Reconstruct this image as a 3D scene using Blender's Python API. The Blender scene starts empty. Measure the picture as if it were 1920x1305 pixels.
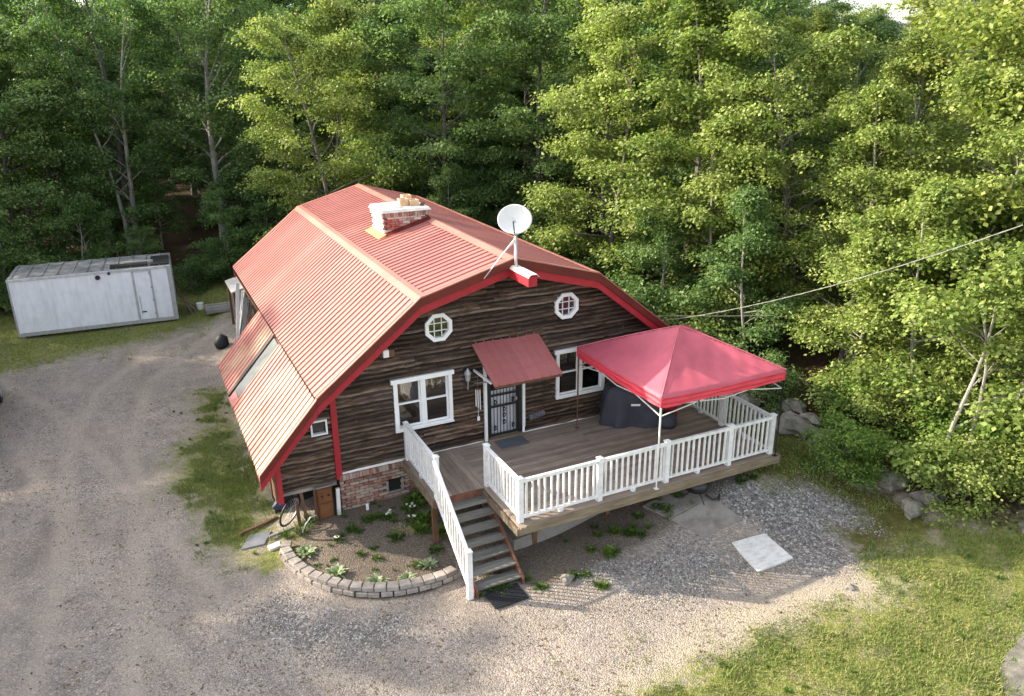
import bpy, math, random
import numpy as np
from mathutils import Vector, Matrix
random.seed(7); rng = np.random.default_rng(11)
PI = math.pi
sc = bpy.context.scene
C = sc.collection

# ---------------------------------------------------------------- camera, sky, sun, exposure
cam = bpy.data.cameras.new('camera'); camo = bpy.data.objects.new('camera', cam); C.objects.link(camo)
YAW, PITCH, ROLL = 0.449335317, 0.350508547, -0.00947264789
fw = Vector((math.sin(YAW)*math.cos(PITCH), math.cos(YAW)*math.cos(PITCH), -math.sin(PITCH)))
rt = Vector((math.cos(YAW), -math.sin(YAW), 0)); up = rt.cross(fw)
r2 = rt*math.cos(ROLL)+up*math.sin(ROLL); u2 = -rt*math.sin(ROLL)+up*math.cos(ROLL)
mw = Matrix((r2, u2, -fw)).transposed().to_4x4(); mw.translation = Vector((-3.15223, -15.31147, 9.60925))
camo.matrix_world = mw
cam.sensor_width = 36; cam.lens = 1475.4*36/1920; cam.clip_start = 0.1; cam.clip_end = 4000
sc.camera = camo
SUN = Vector((-1.72, 1.27, 1.0)).normalized()
wd = bpy.data.worlds.new('World'); sc.world = wd; wd.use_nodes = True
nt = wd.node_tree; bg = nt.nodes['Background']
sky = nt.nodes.new('ShaderNodeTexSky'); sky.sky_type = 'NISHITA'; sky.sun_disc = False
sky.sun_elevation = math.asin(SUN.z); sky.sun_rotation = math.atan2(SUN.x, SUN.y)
sky.air_density = 1.0; sky.dust_density = 2.2; sky.ozone_density = 1.0
hs = nt.nodes.new('ShaderNodeHueSaturation'); hs.inputs['Saturation'].default_value = .42
nt.links.new(sky.outputs[0], hs.inputs['Color']); nt.links.new(hs.outputs[0], bg.inputs[0]); bg.inputs[1].default_value = 0.15
sl = bpy.data.lights.new('sun', 'SUN'); sl.energy = 3.1; sl.angle = math.radians(0.6); sl.color = (1, 0.88, 0.70)
so = bpy.data.objects.new('sun', sl); C.objects.link(so); so.rotation_euler = (-SUN).to_track_quat('-Z', 'Y').to_euler()
sc.view_settings.view_transform = 'Standard'; sc.view_settings.look = 'None'
sc.view_settings.exposure = 1.86; sc.view_settings.gamma = 1.0
sc.render.engine = 'CYCLES'
sc.cycles.max_bounces = 6; sc.cycles.transparent_max_bounces = 8; sc.cycles.transmission_bounces = 4

# ---------------------------------------------------------------- materials
class NT:
    def __init__(s, name, rough=0.8, spec=0.3):
        s.m = bpy.data.materials.new(name); s.m.use_nodes = True; s.t = s.m.node_tree
        s.b = s.t.nodes['Principled BSDF']; s.b.inputs['Roughness'].default_value = rough
        s.b.inputs['Specular IOR Level'].default_value = spec
        s.o = s.t.nodes['Material Output']
    def n(s, typ, **kw):
        x = s.t.nodes.new(typ)
        for k, v in kw.items(): setattr(x, k, v)
        return x
    def l(s, a, b): s.t.links.new(a, b)
    def coord(s, obj=True, scale=(1, 1, 1)):
        c = s.n('ShaderNodeTexCoord'); mp = s.n('ShaderNodeMapping'); mp.inputs['Scale'].default_value = scale
        s.l(c.outputs['Object' if obj else 'Generated'], mp.inputs[0]); return mp.outputs[0]
    def geo(s, scale=(1, 1, 1)):
        c = s.n('ShaderNodeNewGeometry'); mp = s.n('ShaderNodeMapping'); mp.inputs['Scale'].default_value = scale
        s.l(c.outputs['Position'], mp.inputs[0]); return mp.outputs[0]
    def noise(s, vec, scale, detail=4, rough=.6):
        x = s.n('ShaderNodeTexNoise'); x.inputs['Scale'].default_value = scale
        x.inputs['Detail'].default_value = detail; x.inputs['Roughness'].default_value = rough
        s.l(vec, x.inputs['Vector']); return x.outputs['Fac']
    def ramp(s, fac, stops):
        x = s.n('ShaderNodeValToRGB'); e = x.color_ramp.elements
        while len(e) < len(stops): e.new(0.5)
        for i, (p, c) in enumerate(stops):
            e[i].position = p; e[i].color = (*c, 1) if len(c) == 3 else c
        s.l(fac, x.inputs[0]); return x.outputs['Color']
    def mix(s, fac, a, b, mode='MIX'):
        x = s.n('ShaderNodeMix'); x.data_type = 'RGBA'; x.blend_type = mode
        for v, k in ((fac, 0), (a, 6), (b, 7)):
            if isinstance(v, (int, float)): x.inputs[k].default_value = v
            elif isinstance(v, tuple): x.inputs[k].default_value = (*v, 1)
            else: s.l(v, x.inputs[k])
        return x.outputs[2]
    def math(s, op, a, b=0.0, clamp=False):
        x = s.n('ShaderNodeMath'); x.operation = op; x.use_clamp = clamp
        for v, k in ((a, 0), (b, 1)):
            if isinstance(v, (int, float)): x.inputs[k].default_value = v
            else: s.l(v, x.inputs[k])
        return x.outputs[0]
    def rnd(s): return s.n('ShaderNodeObjectInfo').outputs['Random']
    def bump(s, h, strength=.5, dist=.02):
        x = s.n('ShaderNodeBump'); x.inputs['Strength'].default_value = strength; x.inputs['Distance'].default_value = dist
        s.l(h, x.inputs['Height']); s.l(x.outputs[0], s.b.inputs['Normal'])
    def col(s, c):
        if isinstance(c, tuple): s.b.inputs['Base Color'].default_value = (*c, 1)
        else: s.l(c, s.b.inputs['Base Color'])
        return s

def simple(name, c, rough=.7, var=.25, scale=6., spec=.3, metal=0, bump=.1, stretch=(1, 1, 1)):
    k = NT(name, rough, spec); v = k.geo(stretch)
    f = k.noise(v, scale, 5)
    a = tuple(max(0, x*(1-var)) for x in c); b = tuple(min(1, x*(1+var)) for x in c)
    cc = k.ramp(f, [(.3, a), (.7, b)])
    r = k.rnd(); cc = k.mix(1.0, cc, k.ramp(r, [(0, (1-var*.5,)*3), (1, (1+var*.3,)*3)]), 'MULTIPLY')
    k.col(cc); k.b.inputs['Metallic'].default_value = metal
    if bump: k.bump(k.noise(v, scale*6, 4), bump, .02)
    return k.m

def mat_metal_roof(name, base, pale, rust_or_glint=0.0):
    k = NT(name, .42, .5); v = k.geo((1, 1, 1))
    f = k.noise(v, .9, 5); c = k.ramp(f, [(.3, base), (.75, pale)])
    c = k.mix(1.0, c, k.ramp(k.rnd(), [(0, (.86, .84, .84)), (.5, (1, 1, 1)), (1, (1.12, 1.13, 1.14))]), 'MULTIPLY')
    f5 = k.noise(k.geo((.5, 5, .5)), 2.2, 5, .75); c = k.mix(k.ramp(f5, [(.55, (0,)*3), (.72, (.45,)*3)]), c, tuple(x*.55 for x in base))
    f2 = k.noise(k.geo((.6, 14, .6)), 1.2, 3)
    c = k.mix(k.math('MULTIPLY', f2, .5), c, tuple(x*.8 for x in base))
    if rust_or_glint:
        f3 = k.noise(v, .7, 3); c = k.mix(k.ramp(f3, [(.42, (0,)*3), (.62, (rust_or_glint,)*3)]), c, (.62, .47, .30))  # cream sun glint painted onto the wing roof in patches
    k.col(c); k.b.inputs['Metallic'].default_value = .1
    k.l(k.ramp(f, [(.2, (.42,)*3), (.8, (.58,)*3)]), k.b.inputs['Roughness'])
    k.bump(k.noise(v, 7, 3), .08, .02)
    return k.m

def mat_siding(name='rough_sawn_siding', worn=False):  # worn: paler streaky edge whose contrast paints in the lap shadow lines
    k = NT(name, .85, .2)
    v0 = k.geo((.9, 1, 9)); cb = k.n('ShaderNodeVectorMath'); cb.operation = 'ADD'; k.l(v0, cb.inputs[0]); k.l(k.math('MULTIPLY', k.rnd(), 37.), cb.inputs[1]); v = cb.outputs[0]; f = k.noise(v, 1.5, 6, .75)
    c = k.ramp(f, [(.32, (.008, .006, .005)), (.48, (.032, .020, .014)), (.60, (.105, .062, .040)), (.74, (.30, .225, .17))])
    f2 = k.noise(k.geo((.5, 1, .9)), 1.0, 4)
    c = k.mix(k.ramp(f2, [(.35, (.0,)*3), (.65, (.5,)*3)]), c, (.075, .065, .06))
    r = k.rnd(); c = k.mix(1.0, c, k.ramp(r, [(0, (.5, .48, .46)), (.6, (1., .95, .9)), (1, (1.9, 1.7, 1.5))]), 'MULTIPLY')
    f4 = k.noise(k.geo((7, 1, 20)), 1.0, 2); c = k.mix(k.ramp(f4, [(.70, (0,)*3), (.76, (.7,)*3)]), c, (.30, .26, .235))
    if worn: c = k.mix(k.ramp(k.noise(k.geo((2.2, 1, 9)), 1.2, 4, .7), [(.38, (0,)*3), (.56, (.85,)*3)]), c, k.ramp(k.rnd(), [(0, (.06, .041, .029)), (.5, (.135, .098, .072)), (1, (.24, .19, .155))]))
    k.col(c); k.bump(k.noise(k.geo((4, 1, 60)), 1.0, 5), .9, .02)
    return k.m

def mat_planks(name, a, b, c3, sx=(1.5, 22, 8)):
    k = NT(name, .8, .25); v = k.geo(sx); f = k.noise(v, 1.2, 6, .7)
    c = k.ramp(f, [(.3, a), (.5, b), (.75, c3)])
    f2 = k.noise(k.geo(), .8, 4); c = k.mix(k.ramp(f2, [(.35, (0,)*3), (.7, (.55,)*3)]), c, tuple(x*.7 for x in a))
    r = k.rnd(); c = k.mix(1.0, c, k.ramp(r, [(0, (.75,)*3), (1, (1.2,)*3)]), 'MULTIPLY')
    k.col(c); k.bump(f, .5, .01); return k.m

def mat_brick(name, stops):
    k = NT(name, .9, .2); r = k.rnd(); c = k.ramp(r, stops)
    f = k.noise(k.geo(), 14, 4); c = k.mix(k.ramp(f, [(.4, (0,)*3), (.7, (.6,)*3)]), c, (.42, .36, .31))
    k.col(c); k.bump(k.noise(k.geo(), 60, 3), .6, .01); return k.m

def mat_leaf(name, dark, mid, light, trans=.34):
    k = NT(name, .55, .25)
    at = k.n('ShaderNodeAttribute'); at.attribute_name = 'leafv'
    r = k.rnd()
    f = k.math('ADD', k.math('MULTIPLY', at.outputs['Fac'], .8), k.math('MULTIPLY', r, .2))
    n2 = k.noise(k.geo(), .9, 5, .7)
    f = k.math('ADD', f, k.math('MULTIPLY', k.math('SUBTRACT', n2, .5), .9), True)
    c = k.ramp(f, [(.05, dark), (.5, mid), (.95, light)])
    k.col(c)
    tr = k.n('ShaderNodeBsdfTranslucent'); k.l(k.mix(1.0, c, (1.35, 1.5, .75), 'MULTIPLY'), tr.inputs[0])
    mx = k.n('ShaderNodeMixShader'); mx.inputs[0].default_value = trans
    k.l(k.b.outputs[0], mx.inputs[1]); k.l(tr.outputs[0], mx.inputs[2]); k.l(mx.outputs[0], k.o.inputs[0])
    return k.m

def mat_bark(name, a, b):
    k = NT(name, .9, .15); v = k.geo((1, 1, .25)); f = k.noise(v, 9, 5)
    k.col(k.ramp(f, [(.3, a), (.7, b)])); k.bump(f, .6, .03); return k.m

def mat_glass(name, tint=(.55, .6, .62)):
    k = NT(name, .04, .5)
    tr = k.n('ShaderNodeBsdfTransparent'); tr.inputs[0].default_value = (*tint, 1)
    gl = k.n('ShaderNodeBsdfGlossy'); gl.inputs['Roughness'].default_value = .03
    fr = k.n('ShaderNodeFresnel'); fr.inputs[0].default_value = 2.3
    mx = k.n('ShaderNodeMixShader'); k.l(fr.outputs[0], mx.inputs[0]); k.l(tr.outputs[0], mx.inputs[1]); k.l(gl.outputs[0], mx.inputs[2])
    k.l(mx.outputs[0], k.o.inputs[0]); return k.m

M = {}
def grimy(name, c, rough, dirt, scale, amt, stretch=(1, 1, 1)):
    k = NT(name, rough, .4); a = k.noise(k.geo(stretch), scale, 5, .7); b = k.noise(k.geo(), 3, 4)
    cc = k.mix(k.ramp(a, [(.45, (0,)*3), (.75, (amt,)*3)]), c, dirt); cc = k.mix(1.0, cc, k.ramp(b, [(.3, (.88,)*3), (.7, (1,)*3)]), 'MULTIPLY'); k.col(cc); k.bump(a, .05, .01); return k.m
M['roof'] = mat_metal_roof('red_roof_metal', (.40, .145, .122), (.46, .195, .165))
M['roof_old'] = mat_metal_roof('faded_glint_roof_metal', (.42, .135, .11), (.48, .20, .16), .55)
M['roof_trim'] = mat_metal_roof('red_roof_trim', (.36, .14, .105), (.44, .2, .15))
M['awning'] = mat_metal_roof('red_awning_metal', (.36, .105, .10), (.42, .15, .14))
M['red'] = simple('red_painted_wood', (.33, .016, .026), .55, .15, 5, .4)
M['darkred'] = simple('dark_red_metal_fascia', (.115, .012, .009), .5, .2, 4, .4)
M['siding'] = mat_siding(); M['siding_lap_shading'] = mat_siding('siding_painted_lap_edge', True)
M['white'] = simple('white_paint', (.78, .78, .78), .5, .05, 4, .4, bump=.03)
M['vinyl'] = grimy('white_vinyl', (.80, .80, .80), .42, (.42, .40, .33), 7, .55)
M['vinyl_old'] = simple('white_vinyl', (.80, .80, .80), .38, .03, 3, .45, bump=0)
M['deck'] = mat_planks('weathered_deck_wood', (.21, .16, .125), (.32, .255, .205), (.44, .365, .30))
M['deck_y'] = mat_planks('weathered_deck_wood_lengthwise', (.21, .16, .125), (.32, .255, .205), (.44, .365, .30), (22, 1.5, 8))
M['tread'] = mat_planks('grey_tread_wood', (.12, .115, .10), (.21, .2, .18), (.32, .305, .275))
M['rim'] = mat_planks('pressure_treated_rim', (.12, .095, .065), (.2, .155, .105), (.32, .26, .18), (1.5, 6, 14))
M['stringer'] = simple('red_brown_stringer', (.17, .075, .05), .75, .35, 6)
M['brick'] = mat_brick('old_brick', [(0, (.15, .06, .045)), (.3, (.30, .12, .085)), (.55, (.36, .25, .2)), (.8, (.42, .34, .29)), (1, (.2, .1, .08))])
M['brick_w'] = mat_brick('pale_brick', [(0, (.6, .55, .48)), (.5, (.7, .66, .6)), (.85, (.55, .42, .34)), (1, (.66, .6, .52))])
M['brick_r'] = mat_brick('red_brick_chimney', [(0, (.28, .05, .04)), (.5, (.36, .07, .055)), (.8, (.3, .1, .09)), (1, (.5, .42, .38))])
M['mortar'] = simple('mortar', (.13, .10, .085), .95, .3, 12)
M['concrete_d'] = grimy('dirty_concrete', (.27, .245, .215), .95, (.15, .12, .09), 3.5, .9)
M['concrete'] = simple('concrete', (.36, .34, .31), .9, .2, 4)
M['concrete_l'] = grimy('pale_concrete', (.68, .66, .63), .9, (.36, .33, .29), 5, .8, (1, 3, 1))
M['cap'] = simple('chimney_cap_mortar', (.74, .70, .63), .9, .18, 5)
M['clay'] = simple('clay_flue', (.62, .42, .25), .85, .2, 6)
M['rust_or_glint'] = simple('rusty_flashing', (.55, .25, .11), .7, .3, 6)
M['stone'] = simple('border_block', (.30, .265, .235), .95, .28, 9)
M['rock'] = simple('field_rock', (.20, .185, .16), .95, .4, 5, bump=.6)
M['rock_w'] = simple('pale_rock', (.55, .53, .5), .95, .2, 5, bump=.5)
M['slate'] = simple('slate', (.17, .175, .19), .6, .2, 5)
M['canopy'] = simple('red_canopy_cloth', (.47, .095, .13), .6, .16, 1.6, .4, bump=.05); M['seam'] = simple('faded_seam', (.55, .16, .18), .7, .15, 5)
M['canopy_val'] = simple('red_valance_cloth', (.60, .045, .07), .6, .08, 3, .4)
M['pole'] = simple('white_steel_pole', (.68, .67, .64), .4, .08, 4, .5)
M['cover'] = simple('dark_grey_cover_cloth', (.045, .046, .062), .6, .2, 3, .4)
M['black'] = simple('black_iron', (.012, .012, .013), .45, .2, 8, .5)
M['rubber'] = simple('black_rubber', (.022, .023, .026), .55, .3, 25)
M['mat'] = simple('grey_doormat', (.105, .11, .125), .9, .15, 12)
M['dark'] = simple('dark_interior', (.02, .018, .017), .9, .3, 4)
M['curtain'] = simple('white_curtain', (.6, .6, .6), .9, .06, 6)
M['glass'] = mat_glass('window_glass')
M['sky_glass'] = simple('grey_skylight_sheet', (.16, .17, .17), .95, .25, 3, .03)
M['steel'] = simple('galvanised_steel', (.5, .5, .52), .35, .15, 6, .5, .5)
M['dish'] = simple('off_white_dish', (.66, .66, .64), .45, .08, 3, .4)
M['box'] = grimy('trailer_white_panel', (.86, .87, .93), .5, (.55, .54, .53), 3.0, .45, (2.2, 2.2, .35))
M['box_top'] = simple('trailer_weathered_roof', (.24, .24, .235), .8, .5, 2.5)
M['alu'] = simple('aluminium_trim', (.42, .42, .43), .45, .2, 6, .5, .4)
M['greywood'] = mat_planks('grey_boards', (.15, .14, .125), (.26, .245, .22), (.38, .36, .33))
M['orange'] = simple('orange_brown_wood', (.15, .062, .026), .6, .25, 5)
M['brown'] = simple('brown_wood', (.14, .07, .04), .75, .3, 5)
M['redbox'] = simple('red_plastic', (.35, .03, .03), .4, .1, 5)
M['blue'] = simple('dark_blue_plastic', (.02, .03, .07), .4, .3, 8)
M['paint'] = simple('silver_car_paint', (.62, .63, .66), .25, .03, 3, .6, bump=0)
M['cable'] = simple('pale_cable', (.22, .22, .19), .6, .1, 5)
M['bark'] = mat_bark('grey_bark', (.075, .066, .057), (.22, .2, .175))
M['bark_p'] = mat_bark('pale_bark', (.17, .155, .135), (.36, .34, .3))
M['petal'] = simple('white_petals', (.75, .75, .62), .8, .1, 5)
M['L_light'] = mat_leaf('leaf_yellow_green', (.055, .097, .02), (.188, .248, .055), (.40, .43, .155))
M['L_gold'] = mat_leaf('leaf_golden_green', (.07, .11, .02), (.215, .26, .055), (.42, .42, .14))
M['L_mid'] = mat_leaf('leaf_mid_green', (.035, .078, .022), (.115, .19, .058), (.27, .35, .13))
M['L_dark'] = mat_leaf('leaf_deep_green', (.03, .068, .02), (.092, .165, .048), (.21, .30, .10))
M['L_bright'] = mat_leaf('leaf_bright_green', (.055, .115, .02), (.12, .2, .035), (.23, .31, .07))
M['L_hosta'] = mat_leaf('leaf_variegated', (.13, .2, .08), (.3, .36, .2), (.5, .52, .36), .25)
M['L_weed'] = mat_leaf('leaf_weed', (.035, .075, .015), (.08, .14, .03), (.16, .22, .05), .25)
def mat_grass():
    k = NT('grass_blade', .7, .15); at = k.n('ShaderNodeAttribute'); at.attribute_name = 'leafv'
    f = k.math('ADD', k.math('MULTIPLY', at.outputs['Fac'], .55), k.math('MULTIPLY', k.noise(k.geo(), .9, 4), .5), True)
    c = k.ramp(f, [(.2, (.09, .15, .032)), (.42, (.175, .245, .06)), (.64, (.29, .31, .10)), (.8, (.43, .38, .2))])
    k.col(c)
    tr = k.n('ShaderNodeBsdfTranslucent'); k.l(c, tr.inputs[0]); mx = k.n('ShaderNodeMixShader'); mx.inputs[0].default_value = .3
    k.l(k.b.outputs[0], mx.inputs[1]); k.l(tr.outputs[0], mx.inputs[2]); k.l(mx.outputs[0], k.o.inputs[0]); return k.m
M['grass'] = mat_grass()

def mat_ground():
    k = NT('ground_surface', .95, .12)
    P = k.geo(); z1 = k.n('ShaderNodeAttribute'); z1.attribute_name = 'zone_a'
    z2 = k.n('ShaderNodeAttribute'); z2.attribute_name = 'zone_b'
    s1 = k.n('ShaderNodeSeparateColor'); k.l(z1.outputs['Color'], s1.inputs[0])
    s2 = k.n('ShaderNodeSeparateColor'); k.l(z2.outputs['Color'], s2.inputs[0])
    big = k.noise(P, .45, 5); med = k.noise(P, 2.2, 5, .65); fine = k.noise(P, 26, 4, .75); vf = k.noise(P, 75, 3, .8)
    brk = k.math('SUBTRACT', k.math('ADD', k.math('MULTIPLY', med, .6), k.math('MULTIPLY', k.noise(P, 9, 4, .7), .4)), .5)
    def msk(src, amt=1.6, soft=.16):
        v = k.math('ADD', src, k.math('MULTIPLY', brk, amt))
        x = k.n('ShaderNodeMapRange'); x.interpolation_type = 'SMOOTHSTEP'
        x.inputs[1].default_value = .5-soft; x.inputs[2].default_value = .5+soft; k.l(v, x.inputs[0]); return x.outputs[0]
    # gravel drive: mauve grey with tan sand, speckled stones
    g = k.ramp(big, [(.3, (.235, .198, .165)), (.5, (.30, .255, .215)), (.7, (.365, .312, .262))])
    g = k.mix(k.ramp(med, [(.42, (0,)*3), (.66, (.6,)*3)]), g, (.22, .192, .18))
    vo = k.n('ShaderNodeTexVoronoi'); vo.inputs['Scale'].default_value = 34; k.l(P, vo.inputs['Vector'])
    vs = k.n('ShaderNodeSeparateColor'); k.l(vo.outputs['Color'], vs.inputs[0])
    speck = k.ramp(vs.outputs[0], [(0, (.45,)*3), (.35, (.82,)*3), (.75, (1.08,)*3), (.93, (1.35,)*3), (1, (1.9,)*3)])
    gs = k.mix(.75, g, speck, 'MULTIPLY')
    g = k.mix(k.ramp(k.noise(P, .8, 4), [(.35, (.45,)*3), (.65, (1,)*3)]), g, gs)
    tr_ = k.noise(k.geo((1, .22, 1)), 1.1, 4); g = k.mix(k.ramp(tr_, [(.46, (0,)*3), (.7, (.5,)*3)]), g, (.38, .315, .25)); g = k.mix(k.ramp(k.noise(k.geo((1.3, .3, 1)), .8, 5), [(.55, (0,)*3), (.72, (.55,)*3)]), g, (.16, .13, .11))
    g = k.mix(k.math('MULTIPLY', msk(s2.outputs[2], 1.3, .3), .42), g, k.mix(.5, (.40, .335, .275), k.ramp(fine, [(.3, (.30, .25, .2)), (.7, (.46, .39, .32))])))
    # coarse blue-grey gravel
    vo2 = k.n('ShaderNodeTexVoronoi'); vo2.inputs['Scale'].default_value = 21; k.l(P, vo2.inputs['Vector'])
    v2 = k.n('ShaderNodeSeparateColor'); k.l(vo2.outputs['Color'], v2.inputs[0])
    cg = k.ramp(v2.outputs[1], [(0, (.07, .065, .062)), (.4, (.16, .15, .145)), (.75, (.27, .255, .24)), (.95, (.55, .53, .5))])
    # soil, forest floor, dry straw, turf
    soil = k.ramp(fine, [(.3, (.085, .066, .05)), (.55, (.165, .135, .106)), (.75, (.28, .24, .195))])
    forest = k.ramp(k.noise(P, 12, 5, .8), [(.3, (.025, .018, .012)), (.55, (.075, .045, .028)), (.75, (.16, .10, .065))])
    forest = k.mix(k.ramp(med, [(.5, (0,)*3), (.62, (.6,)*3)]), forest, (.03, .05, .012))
    tan = k.ramp(fine, [(.3, (.27, .225, .165)), (.6, (.40, .345, .265)), (.8, (.50, .445, .36))])
    turf = k.ramp(k.noise(P, 7, 5, .75), [(.3, (.08, .10, .022)), (.45, (.15, .17, .04)), (.6, (.25, .235, .085)), (.75, (.34, .29, .16))])
    moss = k.ramp(k.noise(P, 6, 5, .75), [(.3, (.05, .05, .014)), (.55, (.10, .095, .026)), (.75, (.17, .14, .06))])
    c = g
    c = k.mix(msk(s2.outputs[0], 1.3), c, tan)
    c = k.mix(k.math('MULTIPLY', msk(s1.outputs[2], 1.6, .38), .85), c, cg)
    c = k.mix(msk(z1.outputs['Alpha'], .9), c, soil)
    c = k.mix(msk(s2.outputs[1], 1.2), c, moss)
    turf = k.mix(k.ramp(k.noise(P, 1.3, 5, .7), [(.52, (0,)*3), (.66, (.8,)*3)]), turf, k.ramp(fine, [(.3, (.14, .11, .075)), (.7, (.33, .28, .19))]))
    c = k.mix(msk(s1.outputs[0], 2.3, .38), c, turf)
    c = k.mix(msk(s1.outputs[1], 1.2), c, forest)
    c = k.mix(.35, c, k.ramp(fine, [(.25, (.55,)*3), (.5, (1,)*3), (.8, (1.45,)*3)]), 'MULTIPLY')
    k.col(c)
    h = k.math('ADD', k.math('MULTIPLY', vo.outputs['Distance'], -1.0), k.math('MULTIPLY', fine, .6))
    k.bump(h, .55, .03)
    return k.m
M['ground'] = mat_ground()

# ---------------------------------------------------------------- mesh helpers
class MB:
    def __init__(s): s.v = []; s.f = []; s.m = []; s.mi = 0
    def add(s, vs, fs):
        o = len(s.v); s.v += [tuple(v) for v in vs]; s.f += [tuple(i+o for i in f) for f in fs]; s.m += [s.mi]*len(fs); return s
    def hexa(s, p):  # 8 points: bottom 4 ccw, top 4 ccw
        return s.add(p, [(3, 2, 1, 0), (4, 5, 6, 7), (0, 1, 5, 4), (1, 2, 6, 5), (2, 3, 7, 6), (3, 0, 4, 7)])
    def box(s, x0, x1, y0, y1, z0, z1):
        return s.hexa([(x0, y0, z0), (x1, y0, z0), (x1, y1, z0), (x0, y1, z0), (x0, y0, z1), (x1, y0, z1), (x1, y1, z1), (x0, y1, z1)])
    def bar(s, a, b, w, h=None, upv=(0, 0, 1)):
        a, b = Vector(a), Vector(b); h = h or w; d = (b-a).normalized(); u = Vector(upv)
        if abs(d.dot(u)) > .98: u = Vector((0, 1, 0))
        sd = d.cross(u).normalized(); u = sd.cross(d)
        q = [a-sd*w/2-u*h/2, a+sd*w/2-u*h/2, b+sd*w/2-u*h/2, b-sd*w/2-u*h/2, a-sd*w/2+u*h/2, a+sd*w/2+u*h/2, b+sd*w/2+u*h/2, b-sd*w/2+u*h/2]
        return s.hexa(q)
    def tube(s, pts, rad, n=6, caps=True):
        pts = [Vector(p) for p in pts]; rad = rad if hasattr(rad, '__len__') else [rad]*len(pts)
        o = len(s.v); ref = None
        for i, p in enumerate(pts):
            d = (pts[min(i+1, len(pts)-1)]-pts[max(i-1, 0)]).normalized()
            if ref is None: ref = d.orthogonal().normalized()
            ref = (ref-d*ref.dot(d)); ref = ref.normalized() if ref.length > 1e-6 else d.orthogonal().normalized()
            b = d.cross(ref)
            for j in range(n):
                t = 2*PI*j/n; s.v.append(tuple(p+(ref*math.cos(t)+b*math.sin(t))*rad[i]))
        for i in range(len(pts)-1):
            for j in range(n):
                a = o+i*n+j; b2 = o+i*n+(j+1) % n; s.f.append((a, b2, b2+n, a+n)); s.m.append(s.mi)
        if caps:
            s.f.append(tuple(o+j for j in range(n))[::-1]); s.m.append(s.mi)
            s.f.append(tuple(o+(len(pts)-1)*n+j for j in range(n))); s.m.append(s.mi)
        return s
    def prism(s, poly, ax, a0, a1):  # poly 2d in the other two axes, extruded along axis ax ('y' or 'x' or 'z')
        def P(u, v, w): return {'y': (u, w, v), 'x': (w, u, v), 'z': (u, v, w)}[ax]
        n = len(poly); vs = [P(u, v, a0) for u, v in poly]+[P(u, v, a1) for u, v in poly]
        return s.add(vs, [tuple(range(n)), tuple(range(2*n-1, n-1, -1))]+[(i, n+i, n+(i+1) % n, (i+1) % n) for i in range(n)])
    def mesh(s, name, mats, smooth=False):
        me = bpy.data.meshes.new(name); me.from_pydata(s.v, [], s.f)
        for m in (mats if isinstance(mats, (list, tuple)) else [mats]): me.materials.append(m)
        if any(s.m): me.polygons.foreach_set('material_index', s.m)
        if smooth: me.polygons.foreach_set('use_smooth', [True]*len(s.f))
        me.validate(); me.update()
        import bmesh
        bm = bmesh.new(); bm.from_mesh(me); bmesh.ops.recalc_face_normals(bm, faces=bm.faces); bm.to_mesh(me); bm.free()
        return me
    def build(s, name, mats, parent=None, smooth=False, bevel=0):
        o = bpy.data.objects.new(name, s.mesh(name, mats, smooth)); C.objects.link(o)
        if parent: o.parent = parent
        if bevel:
            b = o.modifiers.new('bevel', 'BEVEL'); b.width = bevel; b.segments = 2
        return o
def obj(name, me, parent=None, loc=None, rz=0, sc_=None):
    o = bpy.data.objects.new(name, me); C.objects.link(o)
    if parent: o.parent = parent
    if loc is not None: o.location = loc
    o.rotation_euler.z = rz
    if sc_ is not None: o.scale = sc_ if hasattr(sc_, '__len__') else (sc_,)*3
    return o
def tag(o, label=None, cat=None, group=None, kind=None):
    if label: o['label'] = label
    if cat: o['category'] = cat
    if group: o['group'] = group
    if kind: o['kind'] = kind
    return o
def thing(name, label, cat, loc=(0, 0, 0), rz=0, group=None):
    o = bpy.data.objects.new(name, None); C.objects.link(o); o.location = loc; o.rotation_euler.z = rz
    o.empty_display_size = .2
    return tag(o, label, cat, group)
def copy_tree(o, parent=None):
    c = o.copy(); C.objects.link(c)
    if parent: c.parent = parent
    for ch in o.children: copy_tree(ch, c)
    return c
def np_mesh(name, verts, faces, mat, attr=None, smooth=False):
    me = bpy.data.meshes.new(name); nv = len(verts); nf, k = faces.shape
    me.vertices.add(nv); me.vertices.foreach_set('co', verts.astype(np.float32).ravel())
    me.loops.add(nf*k); me.loops.foreach_set('vertex_index', faces.astype(np.int32).ravel())
    me.polygons.add(nf); me.polygons.foreach_set('loop_start', np.arange(0, nf*k, k, dtype=np.int32))
    me.update(calc_edges=True)
    if attr is not None:
        a = me.attributes.new('leafv', 'FLOAT', 'FACE'); a.data.foreach_set('value', attr.astype(np.float32))
    me.materials.append(mat)
    if smooth: me.polygons.foreach_set('use_smooth', [True]*nf)
    return me

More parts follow.
